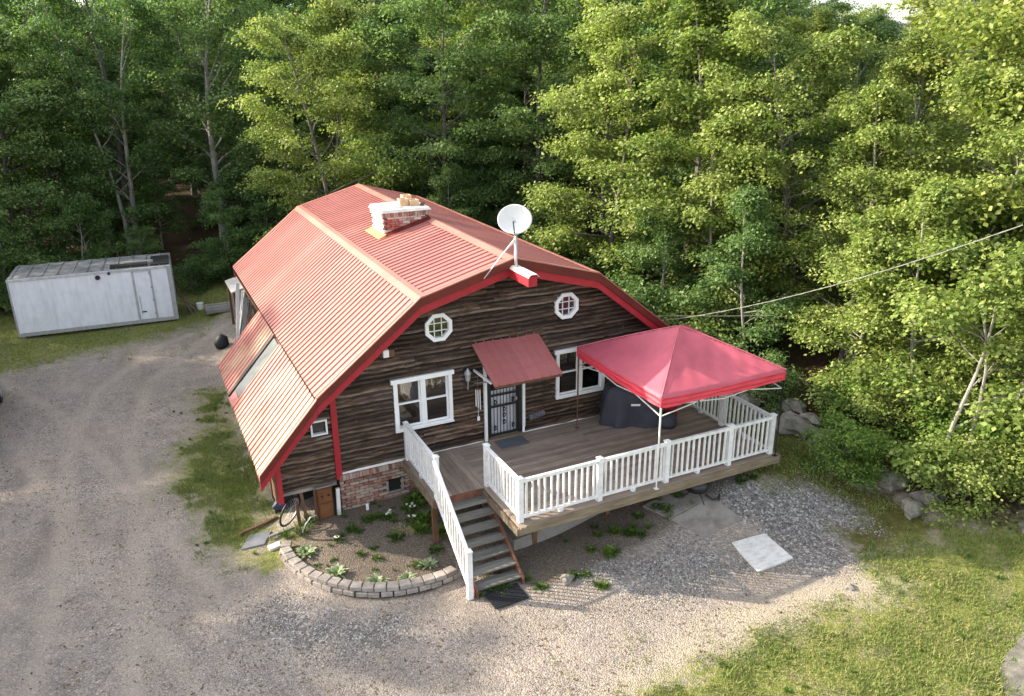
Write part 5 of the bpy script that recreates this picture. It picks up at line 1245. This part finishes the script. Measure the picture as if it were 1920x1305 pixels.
# ---------------------------------------------------------------- trees
def tree_meshes(seed, Ht, R, base, nl, nsub, nleaf, shape='round', lean=.3, leafsz=.15, trunk_r=.15, stems=1, tier=True):
    """returns (trunk mesh, crown leaves mesh)"""
    r = random.Random(seed); g = np.random.default_rng(seed); mb = MB(); cents = []
    for s in range(stems):
        lx, ly = r.uniform(-lean, lean)*2, r.uniform(-lean, lean)*2; bx, by = (0, 0) if stems == 1 else (r.uniform(-.35, .35), r.uniform(-.35, .35))
        n = 9; tp = []
        for i in range(n+1):
            t = i/n; tp.append(Vector((bx+lx*t*t*1.5+.12*math.sin(t*7+seed), by+ly*t*t*1.5+.12*math.cos(t*6+seed*2), Ht*.95*t-.2)))
        rad = [trunk_r*(1-.93*(i/n)**.8)+.008 for i in range(n+1)]; rad[0] *= 1.35
        mb.tube(tp, rad, 8)
        for k in range(nl//stems):
            f = base+(1-base)*((k+r.random())/(nl//stems))*.97; i = min(n-1, int(f*n)); p0 = tp[i].lerp(tp[i+1], f*n-i)
            g_ = (f-base)/(1-base)
            if shape == 'round': prof = (math.sin(PI*min(1, .18+.82*g_)))**.55
            elif shape == 'cone': prof = (1-g_)**.7*.95+.08
            elif shape == 'flat': prof = (.55+.45*math.sin(PI*g_))*(1 if g_ < .9 else .6)
            else: prof = .4+.6*math.sin(PI*g_)
            L = R*prof*r.uniform(.7, 1.12); a = r.uniform(0, 2*PI)+k*2.4; el = (.12+.75*g_)*r.uniform(.6, 1.25)+(.45 if base >= .15 and nl < 29 and Ht > 10 else 0)
            d = Vector((math.cos(a)*math.cos(el), math.sin(a)*math.cos(el), math.sin(el)))
            lp = [p0]; m = 5
            for j in range(1, m+1):
                q = j/m; lp.append(p0+d*L*q+Vector((.1*math.sin(q*5+k), .1*math.cos(q*4+k), .10*L*math.sin(q*PI*.5)-.16*L*q*q*(1-g_))))
            lr = max(.014, rad[i]*.45); mb.tube(lp, [lr*(1-.82*j/m) for j in range(m+1)], 5, False)
            for s2 in range(nsub):
                q = .30+.70*(s2+r.random())/nsub; j = min(m-1, int(q*m)); pb = lp[j].lerp(lp[j+1], q*m-j)
                a2 = a+r.choice((-1, 1))*r.uniform(.5, 1.3); sl_ = L*r.uniform(.16, .42)*(1.15-q*.6)+.15
                pe = pb+Vector((math.cos(a2)*sl_, math.sin(a2)*sl_, r.uniform(-.05, .28)*sl_+.05))
                mb.tube([pb, pb.lerp(pe, .5)+Vector((0, 0, .03)), pe], [lr*.35, lr*.22, .006], 4, False)
                cents.append((pe, .22+.24*r.random()+.03*R)); cents.append((pb.lerp(pe, .45), .20+.18*r.random()))
            cents.append((lp[-1], .32+.2*r.random()))
    ctr = np.array([c for c, _ in cents]); cr = np.array([q for _, q in cents]); m = len(ctr)
    per = max(6, nleaf//m); idx = np.repeat(np.arange(m), per); n = len(idx)
    rr = np.sqrt(g.uniform(0, 1, n))*cr[idx]*1.15; th = g.uniform(0, 2*PI, n)
    off = np.stack([rr*np.cos(th), rr*np.sin(th), g.normal(0, .12, n)+.08-.55*rr*rr], 1)
    if shape == 'flat' and Ht > 5: pass
    if not tier: off[:, 2] = g.normal(0, .6, n)*cr[idx]
    c = ctr[idx]+off
    # leaf frames: tip points outward and droops, plane roughly level
    ph = th+g.normal(0, .8, n); dr_ = g.uniform(-.9, .15, n)
    u = np.stack([np.cos(ph)*np.cos(dr_), np.sin(ph)*np.cos(dr_), np.sin(dr_)], 1)
    rnd = g.normal(0, .55, (n, 3)); up_ = np.array([0, 0, 1.])+rnd; w = np.cross(up_, u); w /= np.linalg.norm(w, axis=1)[:, None]+1e-9
    nn = np.cross(u, w)
    sz = leafsz*g.uniform(.5, 1.2, n)[:, None]
    A = c; B = c+u*sz*.45+w*sz*.42-nn*sz*.10; D = c+u*sz*.45-w*sz*.42-nn*sz*.10; E_ = c+u*sz*1.05-nn*sz*.12
    V = np.stack([A, B, E_, D], 1).reshape(-1, 3); base_i = 4*np.arange(n)[:, None]
    F = np.concatenate([base_i+np.array([0, 1, 2]), base_i+np.array([0, 2, 3])], 1).reshape(-1, 3)
    clump = g.uniform(0, 1, m)[idx]; at = np.repeat(np.clip(.5*g.uniform(0, 1, n)+.5*clump, 0, 1), 2)
    lm = np_mesh('crown', V, F, M['L_mid'], at)
    return mb.mesh('trunk', M['bark']), lm
PT = {
 'maple': [tree_meshes(1, 12, 3.7, .14, 40, 9, 46000, 'round', .3, .118), tree_meshes(2, 12.5, 3.9, .12, 42, 9, 48000, 'round', .4, .12), tree_meshes(3, 11, 3.6, .08, 40, 9, 44000, 'cone', .2, .115)],
 'tall': [tree_meshes(4, 15, 3.3, .26, 40, 8, 44000, 'round', .4, .125, .17), tree_meshes(5, 16, 3.4, .24, 40, 8, 44000, 'flat', .5, .125, .18)],
 'open': [tree_meshes(6, 15, 3.6, .22, 28, 8, 26000, 'flat', .5, .12, .2, 1), tree_meshes(7, 13, 3.2, .15, 28, 8, 26000, 'round', .8, .12, .11, 3)],
 'slim': [tree_meshes(8, 7.5, 2.0, .10, 26, 6, 17000, 'cone', .25, .115, .07), tree_meshes(9, 6.0, 1.9, .08, 24, 6, 16000, 'round', .4, .115, .06, 2)],
 'bush': [tree_meshes(10, 2.2, 1.15, .05, 22, 5, 6000, 'round', .3, .10, .03, 2), tree_meshes(12, 1.5, 1.0, .05, 20, 5, 5000, 'flat', .3, .095, .025, 3)],
}
def put_tree(kind, var, x, y, s, leaf, label, group=None, name='broadleaf_tree', cat='tree', bark='bark', rz=None, sz=None, dz=0):
    d_ = math.hypot(x+3.15, y+15.3); az_ = math.degrees(math.atan2(x+3.15, y+15.3)); hw = math.degrees(math.atan(3.4*s/d_))
    if az_+hw > 47.6 and az_-hw < 51.2 and abs(az_-49.4) < hw+1.0 and kind != 'bush' and d_ > 19:      # keep the gap of sky open
        top_ = {'maple': 12.3, 'tall': 15.5, 'open': 14.5, 'slim': 7}[kind]*s*(sz or 1)+Hf(x, y); lim_ = 9.9+d_*.036+random.uniform(-.8, .3)
        if top_ > lim_: s *= max(.4, (lim_-Hf(x, y))/(top_-Hf(x, y)))
    tm, lm = PT[kind][var]; t = thing(name, label, cat, (x, y, Hf(x, y)+dz), random.uniform(0, 6.28) if rz is None else rz, group)
    t.scale = (s*random.uniform(.92, 1.08), s*random.uniform(.92, 1.08), s*(sz or 1)*random.uniform(.93, 1.05))
    a = obj('trunk', tm, t); b = obj('crown', lm, t)
    for o, mt in ((a, M[bark]), (b, M['L_'+leaf])):
        o.material_slots[0].link = 'OBJECT'; o.material_slots[0].material = mt
    return t
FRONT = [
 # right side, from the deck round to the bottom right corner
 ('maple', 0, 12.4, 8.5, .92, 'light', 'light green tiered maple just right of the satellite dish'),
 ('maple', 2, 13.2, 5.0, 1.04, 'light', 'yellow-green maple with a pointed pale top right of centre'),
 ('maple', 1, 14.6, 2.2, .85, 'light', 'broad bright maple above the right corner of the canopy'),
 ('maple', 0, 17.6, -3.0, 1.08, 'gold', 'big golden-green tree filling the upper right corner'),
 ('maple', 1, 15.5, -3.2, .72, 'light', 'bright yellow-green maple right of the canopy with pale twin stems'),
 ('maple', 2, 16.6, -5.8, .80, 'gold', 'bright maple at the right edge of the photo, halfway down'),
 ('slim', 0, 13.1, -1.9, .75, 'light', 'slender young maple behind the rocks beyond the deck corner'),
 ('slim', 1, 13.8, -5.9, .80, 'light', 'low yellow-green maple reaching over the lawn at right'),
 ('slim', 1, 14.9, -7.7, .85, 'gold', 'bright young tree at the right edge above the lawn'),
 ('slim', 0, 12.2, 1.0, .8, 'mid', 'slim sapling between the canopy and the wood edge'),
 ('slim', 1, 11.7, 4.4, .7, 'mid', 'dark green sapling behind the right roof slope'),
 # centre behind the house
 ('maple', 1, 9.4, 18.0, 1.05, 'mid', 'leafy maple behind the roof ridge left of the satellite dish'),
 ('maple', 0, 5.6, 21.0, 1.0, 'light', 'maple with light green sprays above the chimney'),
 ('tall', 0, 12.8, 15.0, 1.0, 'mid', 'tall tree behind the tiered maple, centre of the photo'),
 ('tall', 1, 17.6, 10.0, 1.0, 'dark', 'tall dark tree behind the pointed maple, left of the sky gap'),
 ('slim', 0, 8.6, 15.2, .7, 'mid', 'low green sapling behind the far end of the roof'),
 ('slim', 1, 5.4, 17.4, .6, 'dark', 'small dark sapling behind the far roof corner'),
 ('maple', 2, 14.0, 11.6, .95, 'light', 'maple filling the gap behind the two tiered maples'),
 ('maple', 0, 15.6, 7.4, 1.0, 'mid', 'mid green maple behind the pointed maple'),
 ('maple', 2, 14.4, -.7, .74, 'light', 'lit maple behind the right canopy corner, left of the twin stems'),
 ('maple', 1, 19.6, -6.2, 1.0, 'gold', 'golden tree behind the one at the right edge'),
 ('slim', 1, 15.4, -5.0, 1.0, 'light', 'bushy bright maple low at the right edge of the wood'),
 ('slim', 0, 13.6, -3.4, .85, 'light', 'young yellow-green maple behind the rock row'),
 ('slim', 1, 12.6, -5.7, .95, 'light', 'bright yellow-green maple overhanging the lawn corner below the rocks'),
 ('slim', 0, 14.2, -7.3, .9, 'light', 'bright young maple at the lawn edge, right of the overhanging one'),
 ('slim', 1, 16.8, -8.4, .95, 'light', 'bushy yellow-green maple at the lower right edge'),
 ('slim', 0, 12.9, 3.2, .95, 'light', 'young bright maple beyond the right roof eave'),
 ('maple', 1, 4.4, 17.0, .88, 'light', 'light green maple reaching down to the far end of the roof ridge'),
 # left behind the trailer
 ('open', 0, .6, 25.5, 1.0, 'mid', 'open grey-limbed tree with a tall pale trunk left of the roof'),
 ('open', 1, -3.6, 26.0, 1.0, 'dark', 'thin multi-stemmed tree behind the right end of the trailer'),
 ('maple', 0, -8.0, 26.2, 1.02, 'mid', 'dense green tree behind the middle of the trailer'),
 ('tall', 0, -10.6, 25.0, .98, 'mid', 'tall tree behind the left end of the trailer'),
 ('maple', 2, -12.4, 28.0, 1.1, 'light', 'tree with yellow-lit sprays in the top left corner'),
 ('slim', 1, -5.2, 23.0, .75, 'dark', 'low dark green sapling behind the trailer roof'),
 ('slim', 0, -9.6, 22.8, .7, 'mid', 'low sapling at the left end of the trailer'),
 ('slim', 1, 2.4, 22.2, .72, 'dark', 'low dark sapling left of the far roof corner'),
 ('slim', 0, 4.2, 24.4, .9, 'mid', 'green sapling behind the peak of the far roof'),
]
for (kd, vr, x, y, s, lf, lb) in FRONT:
    put_tree(kd, vr, x, y, s, lf, lb, 'trees at the edge of the wood', 'maple_tree' if kd == 'maple' else 'broadleaf_tree' if kd != 'slim' else 'sapling', bark='bark_p' if kd in ('open', 'slim') else 'bark')
# inner wood
rr_ = random.Random(21); placed = [(q[2], q[3]) for q in FRONT]
camp = (-3.15, -15.3)
def in_view(x, y):
    a = math.degrees(math.atan2(x-camp[0], y-camp[1])); return -14 < a < 66
cnt = 0; tries = 0
while cnt < 150 and tries < 6000:
    tries += 1
    az = math.radians(rr_.uniform(-13, 64)); d = rr_.uniform(18, 92)**1.0; x = camp[0]+d*math.sin(az); y = camp[1]+d*math.cos(az)
    if not bool(inpoly(np.array(x), np.array(y), FP)): continue
    e = float(seg_dist(np.array(x), np.array(y), FOREST))
    if e < 2.6 or min((x-a)**2+(y-b)**2 for a, b in placed) < (2.6+e*.03)**2: continue
    azd = math.degrees(az)
    gapz = 46.5 < azd < 53.0 and d > 24          # lower wood under the gap of sky
    if e > 60: continue
    kd = rr_.choice(['tall', 'tall', 'open', 'maple']) if e > 5 else rr_.choice(['tall', 'open', 'maple', 'slim'])
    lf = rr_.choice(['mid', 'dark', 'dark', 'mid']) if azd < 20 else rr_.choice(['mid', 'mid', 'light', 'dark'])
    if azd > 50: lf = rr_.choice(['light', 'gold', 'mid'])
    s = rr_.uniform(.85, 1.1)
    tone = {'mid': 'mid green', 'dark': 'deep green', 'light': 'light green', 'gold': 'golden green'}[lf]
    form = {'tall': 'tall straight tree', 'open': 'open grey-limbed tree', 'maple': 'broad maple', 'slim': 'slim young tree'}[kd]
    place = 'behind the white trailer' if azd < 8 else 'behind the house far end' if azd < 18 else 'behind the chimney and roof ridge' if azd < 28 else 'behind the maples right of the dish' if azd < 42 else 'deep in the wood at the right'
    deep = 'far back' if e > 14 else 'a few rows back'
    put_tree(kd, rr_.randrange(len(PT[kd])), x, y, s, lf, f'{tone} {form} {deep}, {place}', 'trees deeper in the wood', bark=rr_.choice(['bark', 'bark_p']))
    placed.append((x, y)); cnt += 1
for i in range(70):
    az = math.radians(rr_.uniform(-13, 40)); d = rr_.uniform(34, 60); x = camp[0]+d*math.sin(az); y = camp[1]+d*math.cos(az)
    if not bool(inpoly(np.array(x), np.array(y), FP)) or min((x-a)**2+(y-b)**2 for a, b in placed) < 1.2: continue
    put_tree('slim', rr_.randrange(2), x, y, rr_.uniform(.45, .85), rr_.choice(['dark', 'mid']), '%s leafy sapling in the shade under the tall trees %s' % (random.choice(['small', 'taller', 'spreading']), 'behind the trailer' if math.degrees(az) < 8 else 'left of the roof' if math.degrees(az) < 18 else 'behind the roof'), 'saplings under the tall trees', 'sapling', bark='bark_p')
for i in range(60):
    az = math.radians(rr_.uniform(36, 66)); d = rr_.uniform(20, 60); x = camp[0]+d*math.sin(az); y = camp[1]+d*math.cos(az)
    if not bool(inpoly(np.array(x), np.array(y), FP)) or float(seg_dist(np.array(x), np.array(y), FOREST)) < 1.5 or min((x-a)**2+(y-b)**2 for a, b in placed) < 1.2: continue
    put_tree('slim', rr_.randrange(2), x, y, rr_.uniform(.6, 1.0), rr_.choice(['light', 'mid', 'light']), '%s sapling in the wood right of the house %s' % (rr_.choice(['small light', 'taller light', 'spreading pale']), 'behind the tiered maples' if math.degrees(az) < 46 else 'behind the right edge maples'), 'saplings in the wood right of the house', 'sapling', bark='bark_p')
def far_wood():
    g = np.random.default_rng(9); V = []; n = 1000; az = np.radians(g.uniform(-25, 80, n)); d = 75+g.uniform(0, 1, n)**1.6*420
    x = camp[0]+d*np.sin(az); y = camp[1]+d*np.cos(az); z = H(x, y); hh = g.uniform(5, 8.5, n)*np.clip(1.0-(d-75)/900, .5, 1)
    k = 210; ct = np.repeat(np.stack([x, y, z+hh*.55], 1), k, 0); q = g.normal(0, 1, (n*k, 3)); q /= np.linalg.norm(q, axis=1)[:, None]
    rad = np.repeat(np.stack([hh*.42, hh*.42, hh*.52], 1), k, 0); c = ct+q*rad*g.uniform(.75, 1.05, (n*k, 1)); sz = np.repeat(.16+d/520, k)[:, None]
    u = np.cross(q, g.normal(0, 1, (n*k, 3))); u /= np.linalg.norm(u, axis=1)[:, None]; w = np.cross(q, u)+q*.4
    V = np.stack([c-u*sz, c+w*sz*.7, c+u*sz, c-w*sz*.7], 1).reshape(-1, 3); b = 4*np.arange(n*k)[:, None]
    F = np.concatenate([b+np.array([0, 1, 2]), b+np.array([0, 2, 3])], 1).reshape(-1, 3)
    tag(obj('distant_wood', np_mesh('distant_wood', V, F, M['L_mid'], np.repeat(g.uniform(0, 1, n*k), 2))), kind='stuff')
far_wood()
# low growth along the wood edge
for i in range(74):
    t_ = rr_.random(); pl = [Vector((a, b, 0)) for a, b in FOREST[2:14]]; tt = sum((b-a).length for a, b in zip(pl[:-1], pl[1:]))
    p, d = along(pl, t_*tt); nrm = Vector((-d.y, d.x, 0))
    if nrm.dot(Vector((1, 1, 0))) < 0: nrm = -nrm
    p = p+nrm*rr_.uniform(-.2, 3.2)
    if 0 < p.x < 9.0 and p.y < 12.5: continue
    right = p.y < 4
    if p.x < 14.2 and -6.2 < p.y < .6 : continue
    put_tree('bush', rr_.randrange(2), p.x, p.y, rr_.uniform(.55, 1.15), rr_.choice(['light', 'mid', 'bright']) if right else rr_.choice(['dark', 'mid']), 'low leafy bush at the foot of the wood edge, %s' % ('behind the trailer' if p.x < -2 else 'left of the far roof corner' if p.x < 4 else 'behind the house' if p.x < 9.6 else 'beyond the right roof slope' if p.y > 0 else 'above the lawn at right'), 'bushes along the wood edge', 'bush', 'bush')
for (x, y, s, lf, lb) in ((10.55, -3.95, .62, 'bright', 'ferny bright green shrub left of the big angular rock'), (10.95, -4.35, .5, 'bright', 'small green shrub before the big angular rock'), (12.3, -6.0, .75, 'light', 'dark leafy shrub below the overhanging maple'), (12.6, -5.0, .8, 'bright', 'green shrub behind the rocks under the maple'), (12.35, -2.9, .62, 'bright', 'green shrub between the boulders and the rock row'), (12.8, -3.9, .8, 'light', 'wide green shrub behind the rock row'), (11.6, -.6, .6, 'mid', 'shrub beyond the right railing'), (13.6, -7.0, .8, 'light', 'yellow-green shrub at the lawn edge'), (15.3, -8.9, .9, 'light', 'yellow-green shrub in the lower right corner of the wood edge')):
    put_tree('bush', 0, x, y, s, lf, lb, None, 'shrub', 'shrub')
# trees left of the drive, outside the frame; they throw the shade over it
for (kd, vr, x, y, s) in (('maple', 0, -15.5, 20.5, .95), ('maple', 1, -16.5, 15.0, .85), ('maple', 2, -17.5, 11.0, .80), ('maple', 1, -17, 7.0, .80), ('maple', 0, -17.0, 3.4, .80), ('maple', 1, -16.0, -.6, .74), ('maple', 0, -20, 13, .85), ('maple', 1, -19.5, 4.5, .88), ('maple', 1, -19.5, 9, .78), ('tall', 1, -19.5, 18, .85), ('maple', 2, -15, -4.5, .70), ('maple', 0, -14.6, 2.0, .66), ('maple', 1, -14.3, 18.2, .8), ('tall', 0, -18, 21, .8), ('maple', 0, -21, 22.5, .95), ('maple', 1, -17.6, 17.6, .9), ('maple', 2, -13.8, 23.6, .85), ('maple', 1, -22, 17, .95), ('maple', 0, -20.5, 10.8, .9)):
    put_tree(kd, vr, x, y, s, 'mid', 'green tree on the far side of the drive', 'trees beyond the left side of the drive')
